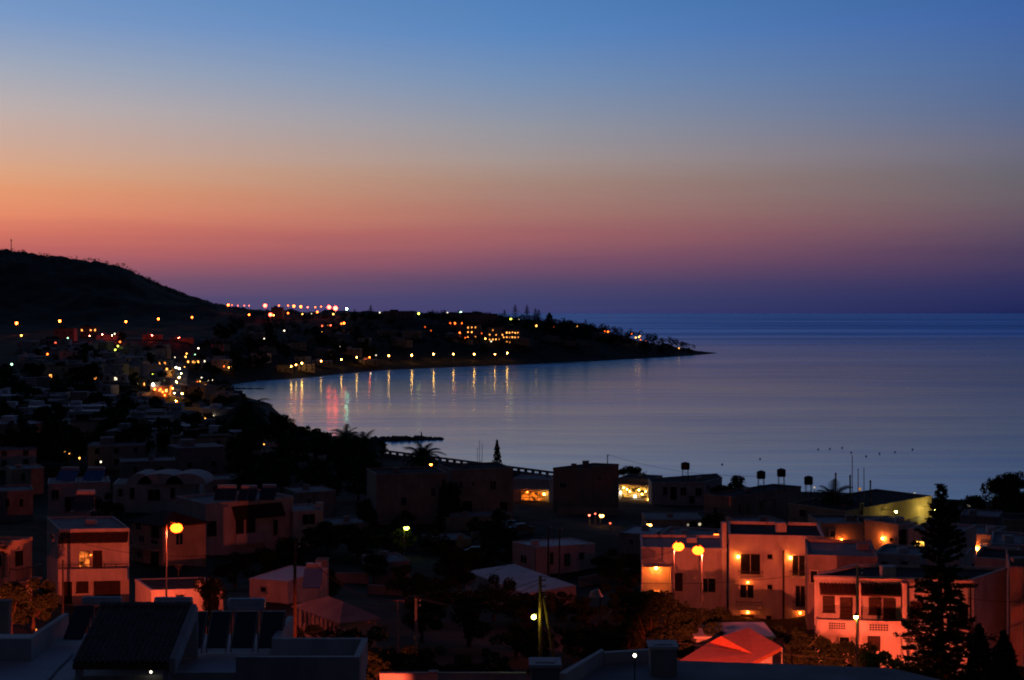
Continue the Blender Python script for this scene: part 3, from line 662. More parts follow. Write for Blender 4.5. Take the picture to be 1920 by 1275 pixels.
# ---------------------------------------------------------------- solar heaters and tanks on roofs
def heater(loc, rz, sc=1.0, tilt=38, w=2.0, label='', group='solar water heaters on the roofs', nt=1, pm=None):
    root = empty('solar_water_heater', loc); tag(root, label, 'solar heater', group); L = 2.0; a = math.radians(tilt)
    z0, z1, y1 = .25, .25 + L * math.sin(a), L * math.cos(a)
    X = lambda x, y, z: Vector(loc) + Vector((x, y, z)) * sc
    for k in range(nt):
        x0 = -w / 2 + k * w / nt + .03; x1 = -w / 2 + (k + 1) * w / nt - .03; m = MB()
        for y, z, d in ((0, z0, 0), (y1, z1, 0)):
            for x in (x0, x1): m.v.append(tuple(X(x, y, z))); m.v.append(tuple(X(x, y + .05, z - .08)))
        m.f += [(0, 2, 6, 4), (1, 5, 7, 3), (0, 1, 3, 2), (4, 6, 7, 5), (0, 4, 5, 1), (2, 3, 7, 6)]
        m.build('collector', pm or panel_m, root)
    st = MB()
    for x in (-w / 2 + .1, w / 2 - .1):
        st.tube([X(x, y1 + .06, -.3), X(x, y1 + .06, z1 + .1)], .03 * sc, 5); st.tube([X(x, .1, -.3), X(x, .1, z0)], .03 * sc, 5); st.tube([X(x, .1, .0), X(x, y1, 0)], .025 * sc, 5)
    st.build('stand', metal, root)
    MB().tube([X(-w / 2 + .15, y1 + .3, z1 + .22), X(-w / 2 + .17, y1 + .3, z1 + .22), X(w / 2 - .17, y1 + .3, z1 + .22), X(w / 2 - .15, y1 + .3, z1 + .22)], [.18 * sc, .25 * sc, .25 * sc, .18 * sc], 12).build('tank', whitetank, root, False)
    root.rotation_euler = (0, 0, 0); return root
def on(b, u, back=2.0): zt = HS[b].b['zt']; D = HS[b].b['fp'][0].y + back; return Vector(((u - 960) / F * D, D, zt + .3))
heater(on('L5', 122, 1.0), 0, 1.15, 32, 2.6, pm=skyblue_panel, label= 'left one of two bright blue collectors on the pale house', nt=2)
heater(on('L5', 172, 1.0), 0, 1.15, 32, 2.6, pm=skyblue_panel, label= 'right one of two bright blue collectors on the pale house', nt=2)
heater(on('L4', 420, 2.5), 0, 1.1, 35, 2.6, 'solar heater on the left of the broad white house roof', nt=2)
heater(on('L4', 462, 2.0), 0, 1.1, 35, 2.2, 'solar heater on the middle of the broad white house roof', nt=2)
heater(on('L4', 500, 3.0), 0, 1.1, 35, 2.0, 'solar heater on the right of the broad white house roof', nt=1)
heater(on('L1', 150, 3), 0, 1.1, 35, 2.0, 'solar heater standing on the red-lit balcony house', nt=1)
heater(Pz(583, 1107, CH - (1107 - HZ) / F * 120), 0, 1.0, 40, 1.6, pm=skyblue_panel, label='lone blue collector above the veranda cottage', nt=1)
def tankon(b, u, v_top, v_bot, D, label):
    s = F / D; x = (u - 960) / F * D; z1 = CH + (HZ - v_top) / F * D; z0 = CH + (HZ - v_bot) / F * D; zr = HS[b].b['zt'] + .04
    root = empty('water_tank', (x, D, zr)); tag(root, label, 'water tank', 'black water tanks on the roofs')
    r = 8.2 / s; m = MB(); zs = [z0, z0 + .1, z1 - .15, z1]; m.tube([(x, D, z) for z in zs], [r * .94, r, r, r * .7], 14); m.build('tank', tank_m, root)
    MB().tube([(x, D, z1), (x, D, z1 + .1)], r * .3, 8).build('lid', tank_m, root)
    f = MB()
    for dx in (-r * .6, r * .6):
        for dy in (-r * .6, r * .6): f.tube([(x + dx * 1.1, D + dy * 1.1, zr - .02), (x + dx, D + dy, z0 + .02)], .05, 5)
    f.tube([(x - r * .7, D - r * .6, (zr + z0) / 2), (x + r * .7, D - r * .6, (zr + z0) / 2)], .04, 5)
    f.box(x - r * .75, x + r * .75, D - r * .75, D + r * .75, z0 - .07, z0 - .003)
    f.build('stand', darkmetal, root)
tankon('R10', 1285, 867, 880, 304, 'black water tank standing alone on the white beach house')
tankon('R9', 1427, 883, 897, 240, 'black water tank, leftmost of three on the dim side-walled house')
tankon('R9', 1465, 879, 893, 241, 'black water tank, tallest of three on the dim side-walled house')
tankon('R8', 1516, 893, 908, 238, 'black water tank on the long low building with the floodlit wall')

# ---------------------------------------------------------------- foreground rooftops
Y0 = 47.5
r = empty('roof_terrace_house', (-12, 52, 26)); tag(r, 'dark foreground house with a roof terrace, tiled porch roof and white parapets', 'house')
zf = 32.8; zp = 33.6
MB().box(-23, -14.45, 45.2, 54, 20, zf).box(-14.44, -11.2, 47.8, 54, 20, zf - .01).box(-11.19, -8.3, Y0, 54, 20, zf).box(-8.299, -5.15, Y0, 50.28, 20, zf).build('wall', white, r)
MB().box(-22.8, -14.6, 45.4, 53.8, zf + .004, zf + .02).box(-11.0, -8.7, Y0 + .2, 53.8, zf + .004, zf + .022).build('terrace_floor', whiteroof, r)
for bx in ((-23, -17.0, 49.7, 49.92, zf + .01, zp), (-17.0, -16.8, 49.7, 53.9, zf + .01, zp + .002), (-9.22, -5.1, Y0 - .03, Y0 + .17, zf - .2, 33.5), (-8.45, -5.1, 50.1, 50.3, zf + .01, 33.502), (-5.3, -5.08, Y0 + .171, 50.09, zf - .2, 33.498), (-8.5, -8.28, 50.31, 53.9, zf + .01, 33.49), (-11.5, -9.23, Y0 - .02, Y0 + .12, zf - .2, zf + .18)):
    MB().box(*bx).build('parapet', white, r)
# tiled porch roof: rows of pan and cover tiles
tl = MB(); xl, xr, ya, yb, za, zb_ = -14.5, -11.3, 46.9, 50.1, 33.46, 34.62
for i in range(16):
    f0, f1 = i / 16, (i + 1) / 16
    for j in range(17):
        xa = xl + (xr - xl) * j / 17; xb = xl + (xr - xl) * (j + 1) / 17; w_ = xb - xa
        y0_, y1_ = ya + (yb - ya) * f0, ya + (yb - ya) * (f1 + .02); z0_, z1_ = za + (zb_ - za) * f0 + .05, za + (zb_ - za) * f1 + .02
        b0 = len(tl.v)
        for q in range(7):
            s_ = q / 6; hh = (.07 * math.sin(math.pi * min(1, s_ / .62)) if s_ < .62 else -.03 * math.sin(math.pi * (s_ - .62) / .38))
            tl.v.append((xa + w_ * s_, y0_, z0_ + hh)); tl.v.append((xa + w_ * s_, y1_, z1_ + hh))
        for q in range(6): tl.f.append((b0 + 2*q, b0 + 2*q + 2, b0 + 2*q + 3, b0 + 2*q + 1))
        b1 = len(tl.v)
        for q in range(7):
            x_, y_, z_ = tl.v[b0 + 2*q]; tl.v.append((x_, y_, z_ - .05))
        for q in range(6): tl.f.append((b1 + q, b1 + q + 1, b0 + 2*q + 2, b0 + 2*q))
for j in range(9): tl.tube([(xl + (xr - xl) * j / 9, yb + .02, zb_ + .07), (xl + (xr - xl) * (j + 1.08) / 9, yb + .02, zb_ + .09)], .11, 8)
o = tl.build('porch_roof', oldtile, r, False)
MB().poly([(xl, ya + .02, za - .06), (xr, ya + .02, za - .06), (xr, yb, zb_ - .08), (xl, yb, zb_ - .08)]).box(xl, xr, ya + .03, ya + .14, za - .24, za - .07).build('roof_boards', wood, o)
MB().poly([(xr, ya, za - .4), (xr, yb, zb_ - .4), (xr, yb, zb_ + .12), (xr, ya, za + .14)]).poly([(xr + .2, ya, za - .4), (xr + .2, ya, za + .14), (xr + .2, yb, zb_ + .12), (xr + .2, yb, zb_ - .4)]).poly([(xr, ya, za + .14), (xr, yb, zb_ + .12), (xr + .2, yb, zb_ + .12), (xr + .2, ya, za + .14)]).poly([(xr, ya, za - .4), (xr, ya, za + .14), (xr + .2, ya, za + .14), (xr + .2, ya, za - .4)]).build('gable_wall', white, r)
MB().box(xl + .05, xr + .19, 50.2, 50.35, zf + .02, zb_ - .05).build('back_wall', white, r)
for x in (xl + .15, xr - .15): MB().box(x - .1, x + .1, ya + .15, ya + .35, 26, za - .25).build('porch_post', white, r)
q = P(283, 1260, 47.6); lf = MB().box(q.x - .02, q.x + .02, 47.6, 47.79, q.z + .05, q.z + .08).build('porch_lamp', darkmetal, r)
MB().ball(q, .045).build('bulb', emis('bulb_porch', WHI, 3), lf, True)
for j, (ua, ub) in enumerate(((353, 385), (391, 430), (437, 480), (487, 531))):
    xa = (ua - 960) / F * 51.5; xb = (ub - 960) / F * 51.5
    c_ = empty('solar_collector', ((xa + xb) / 2, 51, zf + .02)); tag(c_, 'dark solar collector panel on the roof terrace, %s of four from the left' % ORD[j], 'solar panel', 'collectors standing in a row on the roof terrace')
    m = MB(); m.v += [(xa, 51, 33), (xb, 51, 33), (xb, 52, 34.05), (xa, 52, 34.05), (xa, 51.06, 32.94), (xb, 51.06, 32.94), (xb, 52.06, 33.99), (xa, 52.06, 33.99)]
    m.f += [(0, 1, 2, 3), (4, 7, 6, 5), (0, 4, 5, 1), (1, 5, 6, 2), (2, 6, 7, 3), (3, 7, 4, 0)]; m.build('glass_panel', panel_m, c_)
    m = MB()
    for x in (xa + .03, xb - .03): m.tube([(x, 50.99, 33.0), (x, 51.99, 34.07)], .03, 4); m.tube([(x, 52.05, zf), (x, 52.05, 34.0)], .03, 4); m.tube([(x, 51, zf), (x, 51, 33)], .03, 4)
    m.tube([(xa, 51.99, 34.07), (xb, 51.99, 34.07)], .03, 4); m.build('frame', metal, c_)
xa, xb = (128 - 960) / F * 53, (163 - 960) / F * 53
c_ = empty('solar_collector', ((xa + xb) / 2, 52.6, zf)); tag(c_, 'single dark panel leaning left of the tiled porch roof', 'solar panel')
MB().poly([(xa, 52.4, 33.0), (xb, 52.4, 33.0), (xb + .15, 53.4, 34.0), (xa + .15, 53.4, 34.0)]).poly([(xa, 52.45, 32.95), (xa + .15, 53.45, 33.95), (xb + .15, 53.45, 33.95), (xb, 52.45, 32.95)]).build('glass_panel', panel_m, c_)
MB().tube([(xa, 52.4, 32.95), (xb, 52.4, 32.95)], .03, 4).tube([(xa + .15, 53.4, zf), (xa + .15, 53.4, 34.0)], .03, 4).tube([(xb + .15, 53.4, zf), (xb + .15, 53.4, 34.0)], .03, 4).build('frame', metal, c_)
MB().tube([Pz(90, 1276, zf + .06), Pz(108, 1254, zf + .06), Pz(130, 1234, zf + .06), Pz(136, 1226, zf + .06)], .035, 6).build('roof_pipe', darkmetal, [o for o in COL.objects if o.name == 'roof_terrace_house'][0])
# horizontal heater tanks on the far side of that roof
for (u0, u1, v0, v1), lb in zip(((155, 228, 1118, 1134), (290, 361, 1119, 1136), (428, 497, 1121, 1143)), ('left, above the tiled porch roof', 'middle, at the corner of the tiled porch roof', 'right, behind the solar panels')):
    D = 53.6; a, b = P(u0, v0, D), P(u1, v1, D); ra = (a.z - b.z) / 2; zc = (a.z + b.z) / 2
    t_ = empty('heater_tank', ((a.x + b.x) / 2, D, zf)); tag(t_, 'pale horizontal heater tank on the terrace, ' + lb, 'water tank', 'heater tanks lying on the roof terrace')
    MB().tube([(a.x, D, zc), (a.x + .05, D, zc), (b.x - .05, D, zc), (b.x, D, zc)], [ra * .8, ra, ra, ra * .8], 16).build('tank', whitetank, t_)
    m = MB()
    for x in (a.x + .25, b.x - .25): m.box(x - .03, x + .03, D - .05, D + .05, zf, zc - ra * .9); m.box(x - .02, x + .02, D - ra * 1.02, D + ra * 1.02, zc - .02, zc + .02)
    m.build('stand', metal, t_)
# right foreground roof with chimneys
r = empty('chimney_house', (7, 46, 26)); tag(r, 'dark foreground house at bottom centre right, blue-lit flat roof edge and sloping parapet', 'house')
MB().prism([(1.5, 40), (14.6, 40), (14.2, 45.2), (12.6, 47.2), (8.8, 47.8), (5.2, 48.3), (3.0, 47.7), (1.55, 44.6)], 20, 33.2).build('wall', greyw, r)
MB().prism([(1.7, 40.2), (14.4, 40.2), (14.0, 45.1), (12.5, 47.0), (8.8, 47.6), (5.4, 48.1), (3.1, 47.5), (1.75, 44.6)], 33.204, 33.24).build('roof', conc, r)
MB().prism([(1.45, 44.5), (1.68, 44.45), (3.08, 47.55), (3.0, 47.75)], 33.1, 33.72).build('parapet', white, r)
MB().prism([(3.0, 47.76), (3.1, 47.56), (5.3, 48.12), (5.25, 48.36)], 33.1, 33.62).build('parapet', white, r)
for k, (u0, u1, v, D, lb) in enumerate(((992, 1053, 1246, 42.5, 0), (1217, 1273, 1212, 46, 1))):
    a, b = P(u0, v, D), P(u1, v, D); cmb = MB().box(a.x + .06, b.x - .06, D, D + .85, 31 if k else 20, a.z - .1).build('chimney', greyw, r)
    MB().box(a.x, b.x, D - .06, D + .92, a.z - .1, a.z).box(a.x + .2, b.x - .2, D + .2, D + .7, a.z + .001, a.z + .03).build('chimney_cap', white, cmb)
q = P(1190, 1229, 43.5); l_ = empty('roof_lantern', (q.x, q.y, 33.24)); tag(l_, 'single white glowing lamp on the dark foreground roof', 'lamp')
MB().tube([(q.x, q.y, 33.2), (q.x, q.y, q.z - .06)], .02, 6).build('post', darkmetal, l_); MB().ball(q, .055).build('bulb', emis('bulb_roof', WHI, 5), l_, True)
r = empty('corner_wall', (-19, 58, 30)); tag(r, 'pale low wall at the left edge beside the roof terrace', 'wall')
a, b = P(-60, 1130, 60), P(17, 1130, 60); MB().box(a.x, b.x, 60, 60.3, 24, a.z).build('wall', greyw, r); MB().box(a.x, b.x + .05, 59.95, 60.35, a.z + .001, a.z + .08).build('coping', conc, r)

# ---------------------------------------------------------------- red awning and its annex
r = empty('awning_shelter', (P(1370, 1240, 92).x, 92, 19)); tag(r, 'red-lit canvas awning with two sloping panels behind the foreground roof', 'awning')
A_ = Pz(1270, 1238, 22.5); A_ = P(1271, 1240, 90); B_ = P(1395, 1250, 89); C_ = P(1466, 1213, 93); D_ = P(1404, 1177, 98.5); E_ = P(1330, 1204, 96)
I_ = P(1385, 1222, 92.5); K_ = P(1352, 1197, 95)
m = MB(); m.poly([A_, B_, P(1412, 1226, 92), E_]); m.poly([P(1412, 1226, 92), B_, C_, D_]); m.poly([E_, P(1412, 1226, 92), D_, K_ + Vector((0, 0, .15))])
m.poly([A_ + Vector((0, 0, -.25)), B_ + Vector((0, 0, -.25)), B_, A_]); m.poly([B_ + Vector((0, 0, -.25)), C_ + Vector((0, 0, -.25)), C_, B_])
o = m.build('canopy', redcloth, r); so = o.modifiers.new('thick', 'SOLIDIFY'); so.thickness = .03
for p in (A_, B_, C_, D_, E_): MB().tube([(p.x, p.y, 17), (p.x, p.y, p.z - .05)], .05, 6).build('post', metal, r)
r = empty('annex', (P(1380, 1200, 100).x, 100, 19)); tag(r, 'small white annex with a flat roof directly behind the red awning', 'shed')
a, b = P(1306, 1196, 99), P(1448, 1196, 99); MB().box(a.x, b.x, 99, 103.2, 15, a.z).build('wall', white, r); MB().box(a.x - .2, b.x + .2, 98.8, 103.4, a.z + .002, a.z + .14).build('roof', whiteroof, r)
q = (a.x + b.x) / 2; f = MB().box(q - .6, q + .6, 98.94, 98.996, a.z - 1.5, a.z - .5).build('window', frame_m, r); MB().box(q - .5, q + .5, 98.92, 98.938, a.z - 1.4, a.z - .6).build('pane', glass, f)

# ---------------------------------------------------------------- trees
def rnd(a, b): return random.uniform(a, b)
def leafquad(m, c, s, nrm=None):
    d = Vector((rnd(-1, 1), rnd(-1, 1), rnd(-1, 1)))
    if d.length < .1: d = Vector((1, 0, 0))
    d.normalize(); e = d.orthogonal().normalized(); f = d.cross(e)
    ang = rnd(0, 6.28); e2 = e * math.cos(ang) + f * math.sin(ang); f2 = d.cross(e2)
    m.poly([c - e2 * s, c - f2 * s * .45, c + e2 * s, c + f2 * s * .45])
def proto_broad(nl, ls, seed, spread=.42, hb=.28):
    random.seed(seed); r = empty('leafy_tree', (0, 0, 0)); m = MB(); t = MB()
    t.tube([(0, 0, -.08), (.01, 0, .15), (.0, .02, .35), (.02, .0, .55)], [.045, .032, .026, .016], 7)
    cl = []
    for i in range(15):
        a = rnd(0, 6.28); rr = spread * math.sqrt(rnd(.05, 1)) * .8; z = rnd(hb + .08, .9); k = math.sqrt(max(.15, 1 - ((z - .6) / .42) ** 2))
        c = Vector((math.cos(a) * rr * k, math.sin(a) * rr * k, z)); cl.append((c, rnd(.09, .17)))
        t.tube([(0, 0, rnd(.18, .4)), c * .5 + Vector((0, 0, .08)), c], [.016, .010, .004], 5)
    cl.append((Vector((.02, 0, .88)), .12))
    for i in range(nl):
        c, q = random.choice(cl); d = Vector((random.gauss(0, 1), random.gauss(0, 1), random.gauss(0, .8))).normalized() * q * (rnd(.3, 1) ** .5)
        leafquad(m, c + d, ls * rnd(.7, 1.3))
    t.build('trunk', bark, r); m.build('crown', leaf, r); return r
def proto_conifer(seed, tiers=24, norfolk=True):
    random.seed(seed); r = empty('norfolk_pine', (0, 0, 0)); t = MB(); m = MB(); lean = .012
    t.tube([(0, 0, -.05), (0, 0, .3), (lean * .5, 0, .65), (lean, 0, 1.0)], [.022, .016, .009, .002], 7)
    for i in range(tiers):
        f = i / (tiers - 1); z = .10 + .87 * f ** .93; R = (.245 * (1 - f) ** .9 + .012) * rnd(.62, 1.18); nb = random.choice((5, 6, 7)) if f < .9 else 4; a0 = rnd(0, 6.28)
        for b in range(nb):
            a = a0 + b * 6.283 / nb + rnd(-.22, .22); L = R * rnd(.62, 1.15); droop = -.10 * (1 - f) * L / .22 if f < .6 else .04
            pts = []
            for q in range(5): s_ = q / 4; pts.append(Vector((math.cos(a) * L * s_, math.sin(a) * L * s_, z + droop * s_ * .6 + .05 * L * s_ * s_ * 3)))
            t.tube(pts, [.006, .005, .004, .003, .001], 4, False)
            k = int(60 * L / .2) + 8
            for q in range(k):
                s_ = rnd(.18, 1); p = pts[0].lerp(pts[-1], s_) + Vector((0, 0, rnd(-.006, .010))); w = .028 * (1.15 - s_ * .6)
                side = Vector((-math.sin(a), math.cos(a), 0)) * rnd(-1, 1) * w; out = Vector((math.cos(a), math.sin(a), 0)) * rnd(0, .02)
                e = p + side + out + Vector((0, 0, rnd(-.004, .012))); up = Vector((0, 0, .0062)); sd = Vector((math.cos(a), math.sin(a), 0)) * .005
                m.poly([p - sd, e - sd * .4, e + up, p + up]); m.poly([p - up * .6, e, e + sd, p + sd])
    t.build('trunk', bark, r); m.build('crown', leafd, r); return r
def proto_cypress(seed, nl=1500, wide=.15):
    random.seed(seed); r = empty('cypress', (0, 0, 0)); m = MB(); MB().tube([(0, 0, -.05), (0, 0, .9)], [.02, .004], 6).build('trunk', bark, r)
    for i in range(nl):
        z = rnd(.03, 1); k = wide * (1 - z) ** .7 * (.6 + .4 * min(1, z / .12)) * (1 + .25 * math.sin(z * 31 + i % 3)); a = rnd(0, 6.28); q = k * math.sqrt(rnd(.3, 1))
        leafquad(m, Vector((math.cos(a) * q, math.sin(a) * q, z)), .028 * rnd(.6, 1.3))
    m.build('crown', leafd, r); return r
def proto_palm(seed, nf=34, th=.62):
    random.seed(seed); r = empty('palm_tree', (0, 0, 0)); m = MB(); MB().tube([(0, 0, -.05), (.01, 0, .25), (.0, .01, th)], [.042, .034, .03], 8).build('trunk', bark, r)
    for i in range(nf):
        a = i * 2.399 + rnd(-.2, .2); el = 1.35 - 1.75 * (i / nf) + rnd(-.12, .12); L = rnd(.34, .46); p = Vector((0, 0, th)); d = Vector((math.cos(a) * math.cos(el), math.sin(a) * math.cos(el), math.sin(el)))
        pts = [p.copy()]
        for q in range(9): p = p + d * (L / 9); d = (d + Vector((0, 0, -.145 - .02 * q))).normalized(); pts.append(p.copy())
        side = Vector((-math.sin(a), math.cos(a), 0))
        m.tube(pts, [.008 - .0007 * q for q in range(10)], 4, False)
        for q in range(1, 36):
            s_ = q / 35 * 9; k = min(8, int(s_)); c_ = pts[k].lerp(pts[k + 1], s_ - k); dr = (pts[k + 1] - pts[k]).normalized(); w = .115 * math.sin(math.pi * (.12 + .86 * q / 36)) ** .7
            for sg in (-1, 1):
                tip = c_ + side * sg * w + dr * w * .55 + Vector((0, 0, -w * .42)); m.poly([c_ - dr * .006, c_ + dr * .006, tip])
    m.build('crown', palmleaf, r); return r
PR = {'b1': proto_broad(5200, .026, 1), 'b2': proto_broad(4600, .028, 2, .5, .2), 'b3': proto_broad(4200, .03, 5, .34, .22), 'n': proto_conifer(3, 27), 'n2': proto_conifer(9, 16), 'c': proto_cypress(4), 'c2': proto_cypress(8, 1800, .24), 'p': proto_palm(6), 'p2': proto_palm(11, 30, .45),
      'f1': proto_broad(600, .07, 21), 'f2': proto_broad(600, .07, 22, .55, .15), 'u1': proto_broad(3600, .034, 31, .62, .02)}
KN = {'b1': 'leafy_tree', 'b2': 'leafy_tree', 'b3': 'leafy_tree', 'n': 'norfolk_pine', 'n2': 'norfolk_pine', 'c': 'cypress', 'c2': 'conifer', 'p': 'palm_tree', 'p2': 'palm_tree', 'f1': 'leafy_tree', 'f2': 'leafy_tree', 'u1': 'bush'}
used = set()
def tree(k, u, D, vtop, label, group=None, wide=1.0, z0=None, cat=None):
    x = (u - 960) / F * D; g = G(x, D) if z0 is None else z0; hgt = CH + (HZ - vtop) / F * D - g
    hgt = max(hgt, 1.0) * (1.13 if k[0] == 'p' else 1.05)
    o = PR[k] if k not in used else copy_tree(PR[k]); used.add(k)
    o.name = KN[k]
    o.location = (x, D, g - .1); o.scale = (hgt * wide, hgt * wide, hgt); o.rotation_euler = (0, 0, rnd(0, 6.28))
    tag(o, label, cat or {'p': 'palm tree', 'c': 'cypress'}.get(k[0], 'bush' if k == 'u1' else 'tree'), group); return o
random.seed(99)
tree('n', 1764, 94, 926, 'tall tiered conifer standing in front of the red-lit lattice balcony house')
tree('c2', 1836, 80, 1180, 'dark pointed conifer in the bottom right, left one of the pair'); tree('c2', 1882, 78, 1192, 'dark pointed conifer in the bottom right, right one of the pair', wide=1.1)
tree('b1', 1900, 235, 890, 'large leafy tree against the sea at the right edge', wide=1.0); tree('b3', 1874, 232, 899, 'thin leafy tree just left of the large one at the right edge')
tree('b2', 1935, 215, 900, 'broad tree cut by the right edge against the sea')
tree('c', 932, 372, 828, 'slim dark cypress by the promenade railing, outlined against the water', wide=1.05)
tree('p', 462, 405, 744, 'tallest palm at the left end of the bay', wide=1.25); tree('b2', 470, 400, 778, 'bushy dark tree around the tallest palm', wide=1.2); tree('b3', 437, 408, 778, 'dark leafy tree left of the tallest palm', wide=1.3)
tree('b3', 525, 395, 779, 'dark round tree right of the tallest palm', wide=1.1); tree('p2', 545, 390, 799, 'short palm beside the dark round tree')
tree('p', 590, 385, 813, 'small low palm showing just above the dark roofs', wide=1.1); tree('p', 648, 372, 802, 'bushy palm on the left of the palm pair by the breakwater', wide=1.2); tree('p2', 682, 372, 797, 'bushy palm on the right of the palm pair by the breakwater', wide=1.25); tree('p2', 664, 368, 812, 'low palm between the palm pair by the breakwater', wide=1.2)
tree('p', 793, 330, 833, 'palm with drooping fronds above the orange lamp', wide=1.35)
for j, (k, u, D, v, w, lb) in enumerate([('b1',860,150,1030,1.2,'broad dark tree in the garden left of the pale roof'),('b2',760,140,1060,1.2,'broad dark tree at the left of the central garden'),('b1',820,128,1085,1.2,'dark tree at the heart of the central garden'),('b2',925,132,1078,1.0,'dark tree beside the pale roof house'),
      ('b3',880,112,1110,1.3,'dark tree left of the timber pole with the green lamp'),('b1',790,112,1120,1.2,'dark tree behind the concrete pole'),('b2',1100,128,1120,1.3,'dark tree right of the timber pole'),('b1',1180,150,1040,1.3,'tall dark tree left of the porch house'),('b2',1150,165,1030,1.3,'dark tree right of the low white house'),
      ('b3',1220,104,1112,1.3,'dark tree left of the tall street lamp'),('b1',1300,103,1146,1.2,'dark tree below the porch house'),('b2',1345,104,1140,1.0,'dark tree at the foot of the three storey house'),('u1',1180,105,1165,1.4,'bush below the tall street lamp'),('u1',1290,100,1170,1.3,'bush behind the white annex'),
      ('u1',1500,103,1178,1.3,'bush right of the red awning'),('u1',1545,98,1196,1.2,'red-lit bush at the left corner of the lattice balcony house'),('u1',1590,95,1205,1.1,'greenish bush under the small yellow street lamp'),('u1',1660,92,1222,1.0,'low bush before the red-lit doorway'),
      ('b2',600,205,975,1.2,'dark tree right of the small bluish house'),('b1',655,190,985,1.2,'dark tree in the unlit garden left of the green lamp'),('b3',690,215,955,1.2,'dark tree left of the dark long house'),('b1',540,160,1010,1.1,'dark tree below the broad white house'),('b3',500,150,1030,1.2,'dark tree left of the dark thick pole'),
      ('b2',440,150,1035,1.2,'dark tree below the broad white house balcony'),('b3',20,112,1095,1.3,'dark tree at the left edge below the orange-lit house'),('b2',62,115,1085,1.0,'dark tree left of the red-lit balcony house'),('b1',700,165,1040,1.2,'dark tree above the veranda cottage'),
      ('u1',590,96,1172,1.4,'bush in front of the veranda cottage'),('u1',660,93,1180,1.3,'bush right of the roof terrace'),('u1',730,90,1215,1.2,'red-lit bush beside the bright low wall'),('u1',700,86,1225,1.2,'red-lit bush at the corner of the roof terrace'),('u1',860,92,1225,1.3,'red-lit bush above the lower street'),('u1',800,95,1215,1.2,'dark bush behind the bright low wall'),('u1',930,95,1222,1.2,'dim red bush left of the timber pole'),
      ('b3',620,140,1070,1.0,'small dark tree behind the veranda cottage'),('b3',395,110,1085,.8,'dark shrub in front of the dark roof cottage'),('b1',1182,345,876,1.3,'dark tree behind the yellow lit restaurant'),('b3',1142,330,880,1.0,'dark tree between tan house and restaurant'),('b2',1385,270,893,1.4,'dark tree between the white beach house and the tank roof house'),
      ('p2',1562,232,892,1.2,'palm rising behind the long low building'),('b3',1830,225,930,1.2,'low dark tree left of the leafy trees at the right edge'),('b2',1790,225,938,1.2,'low dark tree behind the tall conifer'),('b3',843,240,905,1.0,'dark narrow tree between the two dark houses'),('c',832,232,905,1.2,'dark cypress between the two dark houses'),('b2',205,205,925,1.0,'dark tree between the solar house and the vaulted house'),
      ('b2',1600,180,965,.8,'low dark tree below the floodlit wall'),('b1',1340,205,965,1.2,'dark tree behind the porch house'),('b2',1300,190,978,1.2,'dark tree above the twin street lamps')]):
    tree(k, u, D, v, lb, None, w)

# ---------------------------------------------------------------- street lamps and poles near by
def street_lamp(u, v, D, ec, L, r, label, arm=.9, group=None, kind='street_lamp', pole=metal, pr=.07, core=None, vis=1.0, side=-1, spot=None, cone=60):
    c = P(u, v, D); x, y = c.x + side * arm, D; g = G(x, y) - .1
    root = empty(kind, (x, y, g)); tag(root, label, 'street lamp', group)
    MB().tube([(x, y, g), (x, y, g + 1.2), (x, y, c.z - .1), (x, y, c.z + .25)], [pr * 1.5, pr * 1.2, pr * .8, pr * .6], 8).build('pole', pole, root)
    if arm: MB().tube([(x, y, c.z + .2), (x - side * arm * .5, y, c.z + r + .22), (c.x, y, c.z + r + .12)], pr * .45, 6).build('arm', pole, root)
    hd = MB().tube([(c.x - .0, y, c.z + r * .5 + .01), (c.x, y, c.z + r + .05), (c.x, y, c.z + r + .14)], [r * 1.02, r * .6, r * .25], 10).build('lamp_head', darkmetal, root)
    MB().ball((c.x, y, c.z), r * vis, .75).build('bulb', emis('lamp_%s_%d' % ('B' if core else ec, core or L), EC['B'] if core else EC[ec], core or L), hd, True)
    if core:   # the luminous power of the lamp itself
        ld = bpy.data.lights.new('lamp_light', 'SPOT' if spot else 'POINT'); ld.energy = 39.5 * L * r * r; ld.color = EC[ec]; ld.shadow_soft_size = .05
        lo = bpy.data.objects.new('lamp_light', ld); COL.objects.link(lo); lo.parent = root; lo.location = Vector((c.x, y, c.z - r * vis * .75 - .08)) - Vector(root.location)
        if spot: ld.spot_size = math.radians(cone); ld.spot_blend = .6; lo.rotation_euler = (P(*spot) - Vector((c.x, y, c.z))).to_track_quat('-Z', 'Y').to_euler()
    return root
street_lamp(331, 990, 112, 'R', 420, .26, core=22, vis=1.9, label= 'brightest orange street lamp above the cottages on the left, on a tall thin pole', arm=.8)
street_lamp(1272, 1025, 112, 'R', 420, .25, core=22, vis=1.8, label= 'glaring street lamp on a tall pole, left one of the twin lamps', arm=.35)
street_lamp(1309, 1032, 118, 'R', 420, .27, core=22, vis=1.8, label= 'glaring street lamp before the porch house, right one of the twin lamps', arm=.35, side=1)
street_lamp(1605, 1157, 88, 'K', 130, .13, 'small yellow street lamp on a slim pole before the lattice balcony house', .05, pr=.06, side=1)
street_lamp(762, 990, 195, 'K', 14, .36, 'lone yellow-green street lamp in the dark centre', .3)
street_lamp(808, 871, 290, 'O', 30, .3, 'orange lamp under the drooping palm', .2)
street_lamp(1128, 967, 232, 'Y', 25, .36, 'yellow street lamp below the tan house', .2)
street_lamp(1105, 966, 236, 'P', 12, .18, 'pinkish small lamp left of the yellow one below the tan house', 0)
street_lamp(1116, 963, 238, 'P', 8, .14, 'faint lamp just left of the yellow one below the tan house', 0)
street_lamp(1144, 981, 225, 'R', 8, .14, 'faint red lamp right of the yellow one below the tan house', 0)
